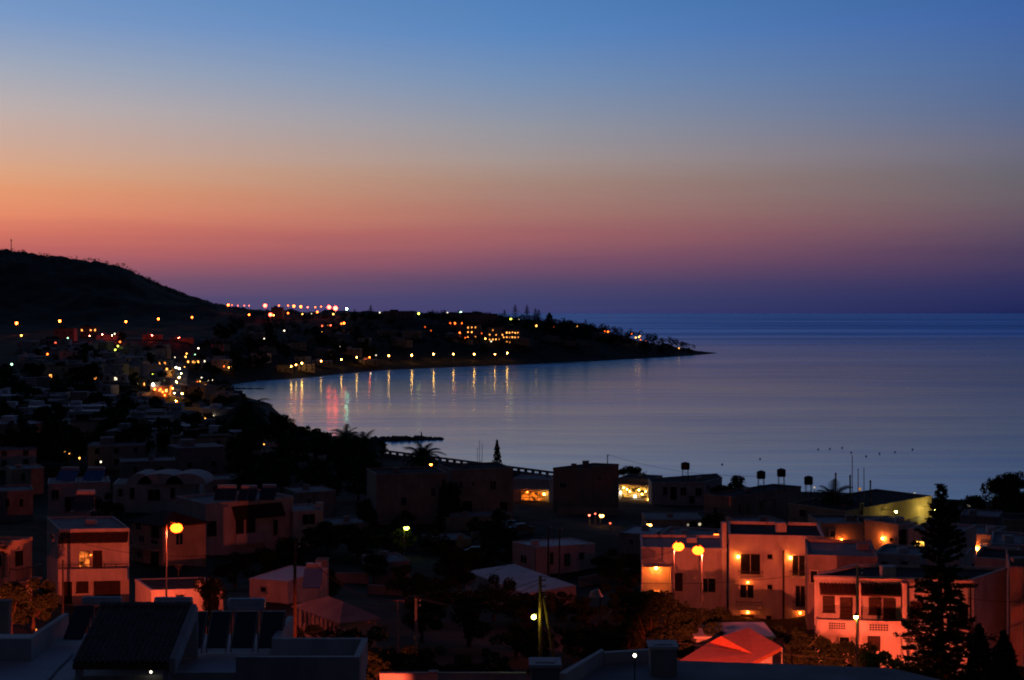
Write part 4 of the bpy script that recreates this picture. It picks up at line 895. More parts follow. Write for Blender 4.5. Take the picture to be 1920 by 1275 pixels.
street_lamp(1217, 985, 205, 'Y', 30, .38, 'lantern standing in for a broad yellow window above the pale roof left of the three storey house', 0)  # lamp built in place of a lit window
street_lamp(1343, 1003, 160, 'O', 6, .3, 'lantern standing in for an arched orange window left of the three storey house', 0)  # lamp built in place of a lit arched window
# lamps of the lower street, hidden just below the picture, that light the red fronts, and added fill lamps
street_lamp(1560, 1253, 100, 'R', 3000, .2, core=4, vis=.6, label='garden lamp hidden below the left corner of the lattice balcony house', arm=0, pr=.04)
street_lamp(1672, 1253, 100, 'R', 3800, .2, core=4, vis=.6, label='garden lamp hidden below the middle of the lattice balcony house', arm=0, pr=.04)
street_lamp(1866, 1258, 100, 'R', 4200, .2, core=4, vis=.6, label='garden lamp hidden below the right corner of the lattice balcony house', arm=0, pr=.04)
street_lamp(1350, 1310, 62, 'R', 22000, .32, core=5, vis=1, label='street lamp of the lower street before the red awning', arm=.6, spot=(1418, 1266, 102), cone=28)
street_lamp(1850, 1092, 119, 'R', 4500, .2, core=4, vis=.8, label='added fill lamp hidden behind the right part of the lattice balcony house', arm=0)  # added, unseen: reddens the house walls farther up on the right
street_lamp(1600, 1104, 119, 'R', 500, .2, core=4, vis=.8, label='added fill lamp hidden behind the left part of the lattice balcony house', arm=0)  # added, unseen: weak red fill for the walls behind
street_lamp(700, 1312, 76, 'R', 2200, .28, core=5, vis=1, label='street lamp of the lower street at bottom centre', arm=.6, spot=(620, 1180, 112), cone=46)
street_lamp(765, 1300, 80.5, 'O', 120, .2, core=5, vis=1, label='low lamp of the lower street before the bright low wall', arm=0)
street_lamp(95, 1245, 98, 'R', 7000, .28, core=5, vis=1, label='street lamp hidden behind the roof terrace at left', arm=.6, spot=(120, 1075, 140), cone=74)
# timber pole with strut
def utility_pole(u, vt, D, label, m=wood, r=.13, cross=0, strut=None, group='utility poles'):
    t = P(u, vt, D); g = G(t.x, D) - .1; root = empty('utility_pole', (t.x, D, g)); tag(root, label, 'utility pole', group)
    MB().tube([(t.x, D, g), (t.x, D, (g + t.z) / 2), (t.x, D, t.z)], [r * 1.15, r, r * .75], 9).build('pole', m, root)
    if cross:
        c_ = MB()
        for j in range(cross):
            z = t.z - .25 - j * .35; c_.box(t.x - .02, t.x + .32, D - .06, D + .02, z - .03, z + .03)
        cc = c_.build('bracket', darkmetal, root); ins = MB()
        for j in range(cross):
            z = t.z - .25 - j * .35; ins.tube([(t.x + .3, D - .02, z + .032), (t.x + .3, D - .02, z + .14)], .045, 6)
        ins.build('insulator', mat('porcelain', (.6, .58, .55), .3, .5, .05), cc)
    if strut:
        q0, q1 = P(strut[0], strut[1], D + .1), P(strut[2], strut[3], D - 2); g2 = G(q1.x, q1.y)
        MB().tube([(q0.x, q0.y, q0.z), (q1.x, q1.y, min(q1.z, g2))], [.09, .12], 8).build('strut', m, root)
    return t
pA = utility_pole(1013, 1080, 84, 'red-lit timber pole carrying a green lamp, braced by a slanting strut', cross=5, strut=(1018, 1112, 1058, 1250), r=.12)
street = P(1001, 1157, 83.6)
root = empty('pole_lamp', street); tag(root, 'yellow-green lamp fixed on the braced timber pole', 'lamp')
MB().tube([(street.x, 83.6, street.z + .17), (P(1012, 1150, 83.6).x, 83.6, street.z + .17)], .025, 6).build('arm', metal, root)
MB().ball(street, .14).build('bulb', emis('lamp_pole', YGR, 34), root, True)
pB = utility_pole(780, 1121, 100, 'grey concrete pole with a small lamp bracket at bottom centre', conc, .12, 2)
pC = utility_pole(746, 1124, 103, 'thin pole with a long crossarm left of the concrete pole', conc, .07)
MB().box(pC.x - 1.6, pC.x + .5, 102.95, 103.05, pC.z - .15, pC.z - .07).build('crossarm', wood, [o for o in COL.objects if o.name.startswith('utility_pole')][-1])
pD = utility_pole(553, 1010, 92, 'thick dark pole rising beside the roof terrace', wood, .12, 2)
pE = utility_pole(1028, 985, 168, 'dark pole before the low white house, left of the two', darkmetal, .11, 1)
pF = utility_pole(1049, 990, 160, 'dark pole before the low white house, right of the two', darkmetal, .09, 1)
pG = utility_pole(118, 1050, 122, 'dark short pole against the red-lit balcony house', darkmetal, .09)
pH = utility_pole(1608, 1060, 96, 'reddish pole in front of the lattice balcony house wall', conc, .11, 2)
pI = utility_pole(1139, 852, 285, 'small dark pole on the shore behind the tan house', darkmetal, .12, 1)
def cable(a, b, sag, label, group='overhead cables', r=.018, k=14):
    m = MB(); pts = []
    for j in range(k + 1): s_ = j / k; p = a.lerp(b, s_); p.z -= sag * 4 * s_ * (1 - s_); pts.append(p)
    o = m.tube(pts, r, 4).build('cable', wire_m, None); tag(o, label, 'cable', group)
cable(P(1013, 1086, 84), P(1013, 1086, 84).lerp(pB, 1), .5, 'cable strung from the timber pole to the concrete pole'); cable(pB, P(1900, 1250, 88), 1.0, 'long cable crossing the dark garden from the concrete pole', r=.022)
cable(pC, pB, .3, 'short cable between the thin pole and the concrete pole'); cable(pI, P(1420, 893, 262), 1.2, 'cable from the shore pole towards the water tanks', r=.03); cable(P(1600, 1258, 80), P(1920, 1165, 100), .4, 'pale cable crossing in front of the tall conifer')
cable(pE, pF, .2, 'cable between the two dark poles'); cable(pH, pA, .8, 'cable from the reddish pole to the timber pole')
for (a_, b_, sg, lb) in [(P(553,1016,92), pC, 1.2, 'cable from the thick dark pole to the thin pole'), (P(553,1022,92), P(60,985,128), 1.6, 'cable from the thick dark pole towards the left edge'), (pC, P(1028,1000,168), 1.4, 'cable from the thin pole up to the two dark poles'), (pB, P(1013,1092,84), .9, 'second cable between concrete pole and timber pole'), (pH, P(1920,1128,106), .7, 'cable from the reddish pole to the right edge'), (P(1049,1000,160), P(1272,1030,112), 1.6, 'cable from the two dark poles to the tall street lamp')]:
    cable(a_, b_, sg, lb, r=.02)
# unlit hooded lamp
c0 = P(1118, 1112, 105); g = G(c0.x + .3, 105) - .1; root = empty('unlit_street_lamp', (c0.x + .3, 105, g)); tag(root, 'unlit pale hooded street lamp in the middle of the dark gardens', 'street lamp')
MB().tube([(c0.x + .3, 105, g), (c0.x + .3, 105, c0.z - .2)], [.09, .06], 8).build('pole', darkmetal, root); MB().tube([(c0.x, 105, c0.z - .25), (c0.x, 105, c0.z), (c0.x + .15, 105, c0.z + .3)], [.55, .42, .08], 12).build('hood', frame_m, root)
# masts on the far right roofs
for j, (u, v0, D, lb) in enumerate([(1598,855,226,'tallest thin mast behind the long low building'),(1609,880,226,'short thin mast right of the tallest one'),(1620,878,226,'thin mast, second to the right of the tallest one'),(1567,889,226,'stout mast beside the palm behind the long building'),(1594,893,226,'stout short mast left of the tallest one'),(1632,903,227,'stubby mast, rightmost behind the long building'),
                                   (899,826,350,'thin tall mast left of the cypress'),(904,832,350,'thin shorter mast next to the cypress'),(895,840,350,'short thin mast, farthest left of the cypress')]):
    t = P(u, v0, D); g = G(t.x, D); root = empty('mast', (t.x, D, g)); tag(root, lb, 'mast', 'thin masts along the shore'); rr = .12 if 'st' in lb[:2] else .055
    MB().tube([(t.x, D, g - .1), (t.x, D, t.z)], [rr * 1.3, rr], 6).build('pole', darkmetal, root); MB().ball((t.x, D, t.z + .05), rr * 1.5).build('cap', darkmetal, root)
# low lit wall and gate pillar at the bottom centre
root = empty('low_wall', P(850, 1270, 84)); tag(root, 'bright orange-lit low wall along the lower street at the bottom edge', 'wall')
a, b = P(712, 1264, 84), P(985, 1268, 84); MB().box(a.x, b.x, 84, 84.25, 18, a.z).build('wall', white, root); MB().box(a.x - .04, b.x + .04, 83.95, 84.3, a.z + .002, a.z + .07).build('coping', conc, root)
root = empty('gate_pillar', P(812, 1262, 82.6)); tag(root, 'glowing orange-lit square gate pillar on the lower street', 'pillar'); a = P(805, 1263, 82.6)
MB().box(a.x, a.x + .45, 82.6, 83.05, 18, a.z).build('pillar', white, root); MB().box(a.x - .06, a.x + .51, 82.54, 83.11, a.z + .002, a.z + .1).build('cap', conc, root)

for (u0, v0, D0, u1, v1, D1, hh, lb) in [(700,1001,205,958,992,215,1.1,'long low garden wall above the parked cars'),(690,1092,150,872,1100,148,1.0,'garden wall left of the pale roof house'),(1085,1082,165,1200,1072,168,1.2,'garden wall right of the pale roof house'),(1044,968,255,1160,965,262,1.3,'low wall at the foot of the tan house'),(560,1062,160,690,1066,165,1.0,'garden wall below the small bluish house'),(1440,1208,98,1525,1212,98,.9,'low wall beside the red awning')]:
    a, b = P(u0, v0, D0), P(u1, v1, D1); t_ = (b - a); t_.z = 0; L = t_.length; t_.normalize(); n_ = Vector((t_.y, -t_.x, 0)); root = empty('garden_wall', ((a.x + b.x) / 2, (a.y + b.y) / 2, (a.z + b.z) / 2 - hh)); tag(root, lb, 'wall', 'low garden walls')
    K_ = 10; m = MB(); c_ = MB()
    for j in range(K_):
        p = a.lerp(b, j / K_); zt_ = G(p.x, p.y) + hh; m.obox(p, t_, n_, 0, L / K_, 0, .22, zt_ - hh - 1, zt_); c_.obox(p, t_, n_, 0, L / K_, -.03, .25, zt_ + .002, zt_ + .07)
    m.build('wall', greyw, root); c_.build('coping', conc, root)
# ---------------------------------------------------------------- cars
def car(u, v, rz, label, m):
    D = hit(u, v, 0, 150, 320); x = (u - 960) / F * D; g = G(x, D) + .02
    root = empty('parked_car', (0, 0, 0)); tag(root, label, 'car', 'dark cars parked in the unlit square')
    prof = [(-2.1, .35), (-2.15, .75), (-1.95, .95), (-1.2, 1.0), (-.65, 1.42), (.75, 1.45), (1.35, 1.05), (2.0, .92), (2.15, .6), (2.1, .35)]
    b = MB(); k = len(prof)
    for y, s_ in ((-.82, .98), (.82, .98)):
        for px, pz in prof: yy = y * (.82 if pz > 1.1 else 1); b.v.append((px, yy, pz))
    b.f.append(tuple(range(k))); b.f.append(tuple(reversed(range(k, 2 * k))))
    for j in range(k): b.f.append((j, k + j, k + (j + 1) % k, (j + 1) % k))
    b.build('body', m, root)
    for sx_, x0_, x1_ in ((1, -.62, .05), (1, .1, .78)):
        w_ = MB()
        for y in (-.80, .80): w_.poly([(x0_, y, 1.03), (x1_, y, 1.03), (x1_ - .05, y * .89, 1.36), (x0_ + .1, y * .89, 1.36)])
        w_.build('side_window', glass, root)
    MB().poly([(1.33, -.7, 1.08), (1.33, .7, 1.08), (.8, .62, 1.44), (.8, -.62, 1.44)]).build('windscreen', glass, root)
    for px in (-1.35, 1.35):
        for py in (-.78, .78):
            w_ = MB().tube([(px, py - .1, .33), (px, py + .1, .33)], .33, 14).build('wheel', rubber, root); MB().tube([(px, py - .11, .33), (px, py + .11, .33)], .18, 10).build('rim', metal, w_)
    for py in (-.55, .55): MB().ball((2.12, py, .72), .11, .7, 8, 5).build('headlight', frame_m, root)
    root.location = (x, D, g); root.rotation_euler = (0, 0, rz)
car(975, 1000, .5, 'dark car parked above the low white house, nearer of the two there', carpaint2); car(958, 994, .45, 'dark car parked above the low white house, farther of the two there', carpaint)
car(892, 1045, -.1, 'dark blue car parked left of the low white house', carpaint); car(900, 1060, 0.1, 'dark car half hidden behind the pale roof house', carpaint2)

# ---------------------------------------------------------------- promenade railing, breakwater, buoys
A1, A2 = (690, 841), (1038, 886)
root = empty('promenade_railing', P(860, 870, 425)); tag(root, 'long promenade wall with gaps that show the bright water, running along the near shore', 'railing')
top = MB(); low = MB(); K = 26
for j in range(K):
    f0, f1 = j / K, (j + 1) / K
    def sp(f, dv=0): u = A1[0] + (A2[0] - A1[0]) * f; v = A1[1] + (A2[1] - A1[1]) * f + dv; D = 440 - 60 * f; return P(u, v, D)
    a, b = sp(f0), sp(f1)
    t_ = (b - a).normalized(); n_ = Vector((t_.y, -t_.x, 0)); L = (b - a).length; zz_ = (a.z + b.z) / 2
    top.obox(a, t_, n_, 0, L, 0, .35, zz_ - .25, zz_ + .30)
    low.obox(a, t_, n_, 0, L, .02, .4, -1, zz_ - .75)
    pw = .34 * L; MB().obox(a, t_, n_, 0, pw, .01, .33, zz_ - .75, zz_ - .251).build('pier', conc, root)
top.build('top_rail', conc, root); low.build('base_wall', conc, root)
root = empty('breakwater', (P(765, 826, 500).x, 500, 0)); tag(root, 'low dark rock breakwater reaching out into the bay', 'breakwater')
rk = MB(); random.seed(5)
for j in range(220):
    f = random.random(); u = 700 + 128 * f; x = (u - 960) / F * 500; y = 500 + rnd(-2.5, 2.5) + f * 6; hgt = (1.9 - 1.3 * max(0, f - .55) / .45)
    sz = rnd(.5, 1.2) * (1 if f < .75 else .65); c_ = Vector((x, y, rnd(-.4, 1) * hgt * .5)); b0 = len(rk.v); rk.ball(c_, sz, .7, 6, 4)
    for i in range(b0, len(rk.v)): q = Vector(rk.v[i]); rk.v[i] = tuple(c_ + (q - c_) * rnd(.75, 1.25))
rk.build('rocks', stone, root)
c0 = P(790, 812, 504); root = empty('beacon', (c0.x, 504, 1)); tag(root, 'tiny beacon post standing on the rock breakwater', 'beacon')
MB().tube([(c0.x, 504, .2), (c0.x, 504, 1.6), (c0.x, 504, c0.z)], [.5, .3, .16], 8).build('post', darkmetal, root); MB().tube([(c0.x, 504, c0.z), (c0.x, 504, c0.z + .4)], [.3, .15], 8).build('lantern', metal, root)
c0 = P(826, 823, 506); root = empty('end_marker', (c0.x, 506, 0)); tag(root, 'small block at the outer tip of the rock breakwater', 'marker'); MB().prism([(c0.x - .8, 505.2), (c0.x + .7, 505.3), (c0.x + .5, 506.8), (c0.x - .6, 506.6)], -.5, c0.z + .35).build('block', stone, root)
for j, (u, v) in enumerate([(1534,843),(1556,842),(1579,840),(1596,849),(1624,856),(1649,851),(1678,848),(1711,843),(1354,871),(1425,861)]):
    q = Pz(u, v, 0); root = empty('buoy', (q.x, q.y, 0)); tag(root, 'small dark mooring buoy on the water, %s from the left' % ORD[sorted([1534,1556,1579,1596,1624,1649,1678,1711,1354,1425]).index(u)], 'buoy', 'mooring buoys off the right shore')
    MB().ball((q.x, q.y, .1), .3, .7, 10, 6).build('float', tank_m, root, True); MB().tube([(q.x, q.y, .25), (q.x, q.y, .6)], .04, 5).build('staff', darkmetal, root)
for u0, u1, v, lb in ((432, 494, 729, 'flat dark rock spit at the left end of the bay'), (425, 452, 747, 'short dark rock shelf by the tallest palm')):
    a, b = Pz(u0, v, 0), Pz(u1, v, 0); root = empty('rock_spit', ((a.x + b.x) / 2, a.y, 0)); tag(root, lb, 'rocks'); m = MB()
    for j in range(60):
        f = random.random(); c_ = Vector((a.x + (b.x - a.x) * f, a.y + rnd(-6, 6) * (1 - f * .8), -.1)); b0 = len(m.v); m.ball(c_, rnd(.8, 2.0) * (1 - f * .4), .45, 6, 4)
        for i in range(b0, len(m.v)): q = Vector(m.v[i]); m.v[i] = tuple(c_ + (q - c_) * rnd(.8, 1.25))
    m.build('rocks', stone, root)

# ---------------------------------------------------------------- far town: lamps
def far_proto(ec, L, r):
    nm = 'far_%s_%d_%d' % (ec, L, int(r * 100))
    a = MB().ball((0, 0, 0), r, 1, 8, 5); return a, emis('lamp_%s_%s' % (ec, L), EC[ec], L)
FP = {}
def far_lamp(u, v, ec, L, r, label, group, h=6, D=None, dmin=250):
    if D is None: D = hit(u, v, h, dmin, 1750)
    c_ = P(u, v, D); g = min(G(c_.x, D), c_.z - 1.5) - .3
    if c_.z - g > 16: g = c_.z - 16
    key = (ec, L, r)
    root = empty('street_lamp', (c_.x, D, g)); tag(root, label, 'street lamp', group)
    if key not in FP:
        m, e = far_proto(*key); o = m.build('bulb', e, None, True); o.parent = root; FP[key] = o.data
    else: o = bpy.data.objects.new('bulb', FP[key]); COL.objects.link(o); o.parent = root
    o.location = (0, 0, c_.z - g)
    if 'pole' not in FP:
        p = MB().tube([(0, 0, 0), (0, 0, 1)], [.13, .08], 6).build('pole', metal, None); p.parent = root; FP['pole'] = p.data
    else: p = bpy.data.objects.new('pole', FP['pole']); COL.objects.link(p); p.parent = root
    p.scale = (1, 1, c_.z - g - r * .9)
def lamps(lst, text, group, h=6, dmin=250, D=None, fl=.35, fr=1.25):
    lst = sorted((u, v, {'O': 'A', 'W': 'X'}.get(ec, ec), round(L * fl * (.7 if ec == 'W' else 1), 1), round(r * fr, 2)) for u, v, ec, L, r in lst); nl = len(lst)
    for i, (u, v, ec, L, r) in enumerate(lst):
        far_lamp(u, v, ec, L, r, text + ', ' + (ORD[i] if i < len(ORD) else 'one') + ' from the left', group, h, D, dmin)
lamps([(31,606,'O',70,.75),(112,602,'O',70,.7),(236,603,'O',55,.6),(297,598,'O',55,.6),(360,595,'O',50,.55),(467,590,'O',50,.55)], 'large orange lamp on the road below the dark hill', 'orange lamps along the hill road', 9, 850, fl=.7)
lamps([(428,572,'O',70,.9),(435,572,'O',20,.5),(446,573,'P',20,.5),(458,573,'P',20,.5),(467,573,'P',20,.5),(497,573,'F',90,1.5),(523,573,'O',30,.6),(540,573,'O',30,.6),(551,574,'O',70,1.0),(564,575,'O',70,1.0),(577,576,'P',30,.6),(591,576,'O',30,.6),(602,575,'O',30,.6),(617,576,'F',85,1.6),(629,578,'F',110,1.8)],
      'red-orange lamp on the skyline right of the hill', 'row of lamps on the skyline', 12, 900, 1560)
far_lamp(650, 579, 'G', 60, 1.0, 'large green-white lamp at the right end of the skyline row', None, 12, 1560)
lamps([(546,687,'Y',55,.42),(555,684,'Y',45,.42),(566,681,'Y',65,.5),(602,677,'Y',55,.42),(640,674,'Y',65,.45),(669,670,'Y',65,.45),(693,670,'O',55,.42),(729,667,'Y',65,.5),(772,666,'Y',80,.55),(813,664,'Y',80,.52),(850,664,'Y',65,.48),(889,664,'Y',75,.52),(928,664,'Y',65,.42),(951,662,'Y',75,.5)],
      'warm lamp on the far shore promenade', 'promenade lamps reflected in the bay', 6.5, 900, fl=.75, fr=1.1)
lamps([(712,586,'W',8,.6),(723,587,'Y',10,.6),(785,588,'K',25,.8),(839,586,'W',8,.5),(864,586,'G',30,.9),(893,597,'Y',12,.8),(958,598,'K',22,.9),(973,599,'W',5,.4)], 'small high lamp on the headland ridge', 'lamps on the headland ridge', 8, 1200, 1480)
lamps([(844,606,'O',20,.6),(853,606,'O',25,.7),(866,606,'O',20,.5),(862,624,'O',25,.6),(873,634,'O',25,.6),(910,635,'Y',25,.6),(921,640,'W',12,.5),(797,613,'O',5,.5),(808,620,'O',5,.5),(1006,611,'Y',25,.7),(1038,613,'O',6,.5),(1083,612,'Y',12,.6),(1140,622,'O',25,.7),(1134,621,'O',10,.5),(1184,626,'O',20,.6),(1192,633,'Y',20,.6),(1198,632,'Y',22,.6),(1200,630,'Y',14,.5),(1201,637,'O',12,.5),(1211,640,'O',8,.5),(1273,653,'Y',7,.6),(903,625,'O',8,.5)],
      'small warm lamp scattered over the headland', 'small lamps over the headland', 4, 1200)
lamps([(507,590,'F',90,1.3),(513,591,'Y',30,.6),(540,587,'O',35,.7),(567,589,'Y',20,.6),(595,585,'O',50,.8),(625,589,'Y',20,.7),(584,588,'W',8,.4),(645,606,'O',50,.8),(640,607,'O',30,.6),(604,611,'R',20,.5),(620,610,'R',25,.5)], 'orange lamp under the skyline row', 'lamps of the floodlit quarter', 8, 1100)
lamps([(533,620,'W',18,.5),(495,635,'W',20,.5),(603,623,'Y',28,.55),(639,647,'W',12,.4),(637,650,'W',10,.4),(644,652,'W',25,.5),(652,652,'G',6,.4),(705,666,'W',8,.4),(695,700,'W',6,.4)], 'faint scattered lamp behind the far shore', 'faint lamps behind the far shore', 4, 900)
lamps([(40,629,'Y',30,.5),(140,617,'G',14,.4),(178,616,'W',20,.4),(127,634,'G',12,.4),(215,626,'W',14,.4),(225,641,'O',25,.45),(221,649,'K',22,.4),(216,656,'K',22,.4),(89,664,'O',30,.4),(104,643,'R',8,.5),(22,683,'G',22,.35),(64,691,'W',15,.3)], 'small lamp left of the high street', 'lamps on the left slope', 5, 500)
lamps([(372,653,'W',28,.4),(350,663,'Y',25,.35),(348,669,'Y',25,.4),(357,675,'O',30,.4),(366,680,'Y',18,.3),(328,670,'W',14,.25),(330,689,'W',50,.5),(336,691,'W',60,.45),(312,709,'W',50,.42),(312,713,'G',20,.3),(298,693,'Y',14,.25),(286,703,'K',40,.38),(287,721,'W',70,.5),(290,730,'O',45,.35),(301,730,'O',35,.3),(305,735,'O',45,.3),(309,741,'O',40,.3),(366,665,'G',15,.3),(373,687,'G',10,.25),(378,708,'W',18,.25),(375,715,'Y',18,.25),(370,716,'O',18,.25),(365,719,'Y',18,.25),(390,714,'W',22,.25),(398,713,'W',22,.25),(429,689,'Y',30,.4),(420,687,'O',22,.3),(332,755,'O',40,.25),(346,688,'Y',15,.25)],
      'bright high street lamp', 'lamps of the high street', 4, 400)
lamps([(228,763,'W',10,.14),(232,764,'W',10,.14),(236,766,'W',10,.14),(70,818,'O',25,.2),(75,820,'O',20,.18),(52,806,'W',5,.14),(226,818,'O',25,.28),(267,762,'W',4,.2),(349,833,'W',14,.14),(375,783,'Y',25,.26),(385,785,'Y',22,.24),(400,780,'W',18,.18),(445,805,'W',10,.12),(459,804,'W',10,.12),(122,846,'Y',14,.12),(129,850,'Y',20,.15),(149,859,'Y',18,.14),(189,866,'W',16,.14),(78,719,'W',14,.22),(114,723,'O',6,.22)],
      'tiny lamp in the dark left gardens', 'tiny lamps in the dark gardens', 3, 250)
lamps([(489,804,'Y',28,.24),(528,814,'O',50,.3),(495,833,'Y',10,.14),(551,831,'W',12,.12),(622,830,'W',12,.14),(838,897,'K',4,.12)], 'small lamp between the shore palms', 'lamps between the shore palms', 3.5, 250)
lamps([(1290,984,'W',1.2,.14),(1312,983,'W',3,.18),(1415,978,'W',3,.1),(1418,983,'W',3,.1),(1446,972,'W',2,.15),(1527,914,'W',2,.2),(1612,917,'Y',1.2,.3),(1715,925,'W',4,.14),(1817,947,'W',5,.22)], 'faint lamp among the right hand roofs', 'faint lamps among the right hand roofs', 2.5, 150)
lamps([(68,1180,'Y',3,.05),(497,1171,'W',3,.05),(730,1240,'O',6,.10),(778,1195,'O',3,.05)], 'tiny light in the near gardens', 'tiny lights in the near gardens', 1.2, 75)

lamps([(331,716,'Y',500,.2),(336,708,'Y',700,.2),(340,700,'Y',500,.2),(327,737,'Y',420,.18),(341,738,'Y',420,.18),(330,752,'Y',300,.16),(341,757,'O',300,.16),(334,770,'Y',250,.15),(343,768,'Y',200,.15),(324,728,'O',400,.18)], 'added bright lamp over the roadway of the high street', 'added lamps over the roadway', 3.5, 350, fl=1, fr=1)  # extra lamps added to brighten the road surface
lamps([(192,627,'F',1400,.2),(210,629,'F',1400,.2),(168,630,'F',700,.2),(285,629,'F',800,.2),(335,633,'F',800,.2)], 'small added red lamp beside the hill road', 'added red lamps beside the hill road', 5, 800, fl=1, fr=1)  # extra lamps added to redden the roadside walls
# ---------------------------------------------------------------- far buildings
def far_house(u, v, w, hgt, dep, rot, label, cat, group, wall=white, roofm=conc, lit=(), kind='far_house', h0=0, dmin=240, D=None, vtop=None, wincols=3, storeys=1, dark=True):
    if D is None: D = hit(u, v, 0, dmin, 1700)
    x = (u - 960) / F * D; g = G(x, D)
    if vtop: hgt = max(3, CH + (HZ - vtop) / F * D - g - .25)
    root = empty(kind, (0, 0, 0)); tag(root, label, cat, group)
    MB().box(-w/2, w/2, 0, dep, -2.5, hgt).build('wall', wall, root)
    MB().box(-w/2 - .15, w/2 + .15, -.15, dep + .15, hgt + .003, hgt + .25).box(-w*.3, -w*.05, dep*.4, dep*.8, hgt + .251, hgt + 1.6).build('roof', roofm, root)
    for s_ in range(storeys):
        for k in range(wincols):
            xc = -w/2 + w * (k + .5) / wincols; z0 = s_ * (hgt / storeys) + .9; ww = .5; on_ = (s_, k) in lit
            f = MB().box(xc - ww - .1, xc + ww + .1, -.10, -.003, z0 - .1, z0 + 1.35).build('window', frame_m, root)
            MB().box(xc - ww, xc + ww, -.12, -.101, z0, z0 + 1.25).build('pane', {0: glass}.get(0) if not on_ else (lit[(s_, k)] if isinstance(lit, dict) else litw), f)
    root.location = (x, D, g + h0); root.rotation_euler = (0, 0, rot); return root
random.seed(21)
litb = litpane('lit_far_warm', (1, .33, .06), 5.0); litbw = litpane('lit_far_white', (1, .85, .55), 4.0)
# headland hotels and blocks
far_house(748, 622, 32, 21, 16, 0, 'dark broad block on the headland skyline with stepped roof', 'building', None, greyw, darkroof, kind='apartment_block', D=1430, vtop=583, storeys=5, wincols=7)
far_house(888, 618, 48, 17, 18, 0, 'long dark hotel block under the green lamp on the skyline', 'hotel', None, greyw, darkroof, kind='hotel', D=1450, vtop=588, storeys=4, wincols=9)
far_house(519, 592, 12, 9, 9, 0, 'small dark block between the skyline lamps', 'building', None, greyw, darkroof, kind='apartment_block', D=1480, vtop=576, storeys=2, wincols=3)
for uc, w, st, cols, lt, lb, vb in ((888, 14, 3, 4, {(0,0):litb,(1,1):litb,(2,0):litb,(2,1):litb,(2,2):litb,(1,0):litb,(0,2):litb}, 'hotel wing with scattered lit windows left of the brighter one', 636), (930, 15, 3, 5, {(2,1):litb,(1,0):litb,(1,2):litb,(1,4):litb,(0,0):litb,(0,1):litb,(0,2):litb,(0,3):litb}, 'hotel wing with a lit ground floor row', 634), (958, 16, 3, 6, {(2,1):litb,(2,2):litb,(2,3):litb,(2,4):litb,(2,5):litb,(1,0):litb,(1,1):litb,(1,2):litb,(1,3):litb,(1,4):litb,(1,5):litb,(0,1):litb,(0,2):litb}, 'hotel wing with two full rows of lit windows on the headland', 634)):
    far_house(uc, vb, w, 13, 10, 0, lb, 'hotel', None, greyw, darkroof, lt, 'hotel', dmin=1200, storeys=st, wincols=cols, D=1335)
far_house(615, 613, 26, 3.6, 6, 0, 'long low red floodlit building under the skyline lamps', 'building', None, white, conc, {(0,2):litb}, 'floodlit_building', D=1380, wincols=5)
far_house(166, 633, 13, 8, 8, 0, 'house with a row of warm lit windows below the hill', 'house', None, ochre, darkroof, {(1,0):litb,(1,2):litb,(1,3):litb}, 'hillside_house', dmin=800, storeys=2, wincols=4)
far_house(120, 640, 14, 9, 8, 0, 'dark red-tinged house under the second large orange lamp', 'house', None, ochre, darkroof, (), 'hillside_house', dmin=800, storeys=2, wincols=3)
far_house(200, 637, 15, 3.2, 4, 0, 'low red-lit wall-like building beside the hill road', 'building', None, white, conc, (), 'roadside_building', dmin=800, wincols=2)
far_house(285, 636, 14, 3, 4, 0, 'dim red roadside building below the fourth orange lamp', 'building', None, ochre, conc, (), 'roadside_building', dmin=800, wincols=2)
far_house(340, 641, 18, 2.5, 5, 0, 'low dim red roof at the right end of the hill road', 'building', None, ochre, conc, (), 'roadside_building', dmin=800, wincols=2)
# shops of the high street
for j, (u, v, w, hh, lt, mt_, lb) in enumerate([(272,727,9,3.4,{(0,0):litbw,(0,1):litb,(0,2):litb},cream,'shop with a yellow lit front at the left end of the high street'),(300,740,8,3.4,{(0,1):litb,(0,2):litb},ochre,'shop behind the string of orange lamps'),(313,704,7,4.5,{(0,1):litb,(1,1):litb},ochre,'narrow house with a red-orange glowing sign frame'),(362,690,10,5,{(1,0):litb,(1,1):litb,(1,2):litb},ochre,'house with orange windows above the high street'),
      (376,682,9,3.6,{(0,1):litbw,(0,2):litbw,(0,0):litbw},white,'building with a long white lit front at the top of the high street'),(309,686,9,3.5,{(0,0):litb,(0,1):litb},white,'building with a pale lit strip left of the high street'),(422,692,13,3.6,{(0,0):litb,(0,1):litb,(0,2):litb},ochre,'orange lit restaurant by the head of the bay'),(375,728,9,3.4,{(0,0):litb,(0,2):litb},ochre,'dim shop right of the lit road'),
      (122,695,16,3,{(0,1):litbw,(0,2):litbw},white,'low building with a pale lit strip on the left slope'),(95,695,9,3,{(0,1):litbw},white,'small low building with one pale lit window'),(215,701,20,3,{},ochre,'brownish low building with a dim orange front'),(160,702,16,3,{},ochre,'dim orange walled building on the left slope'),(95,712,8,3,{(0,1):litb},ochre,'small house with one orange window on the left slope'),(190,716,8,3,{(0,0):litb},white,'small house with a pale lit awning left of the high street'),(217,717,9,3,{(0,1):litbw},white,'small house with a bluish lit awning left of the high street'),
      (298,828,9,4.0,{(0,0):litb,(0,1):litb},ochre,'dark house with two narrow red-orange lit doors')]):
    far_house(u, v, w, hh, 7, rnd(-.1, .1), lb, 'shop' if 'shop' in lb else 'building', None, mt_, conc, lt, 'high_street_building', dmin=300, storeys=2 if hh > 4.2 else 1, wincols=3)
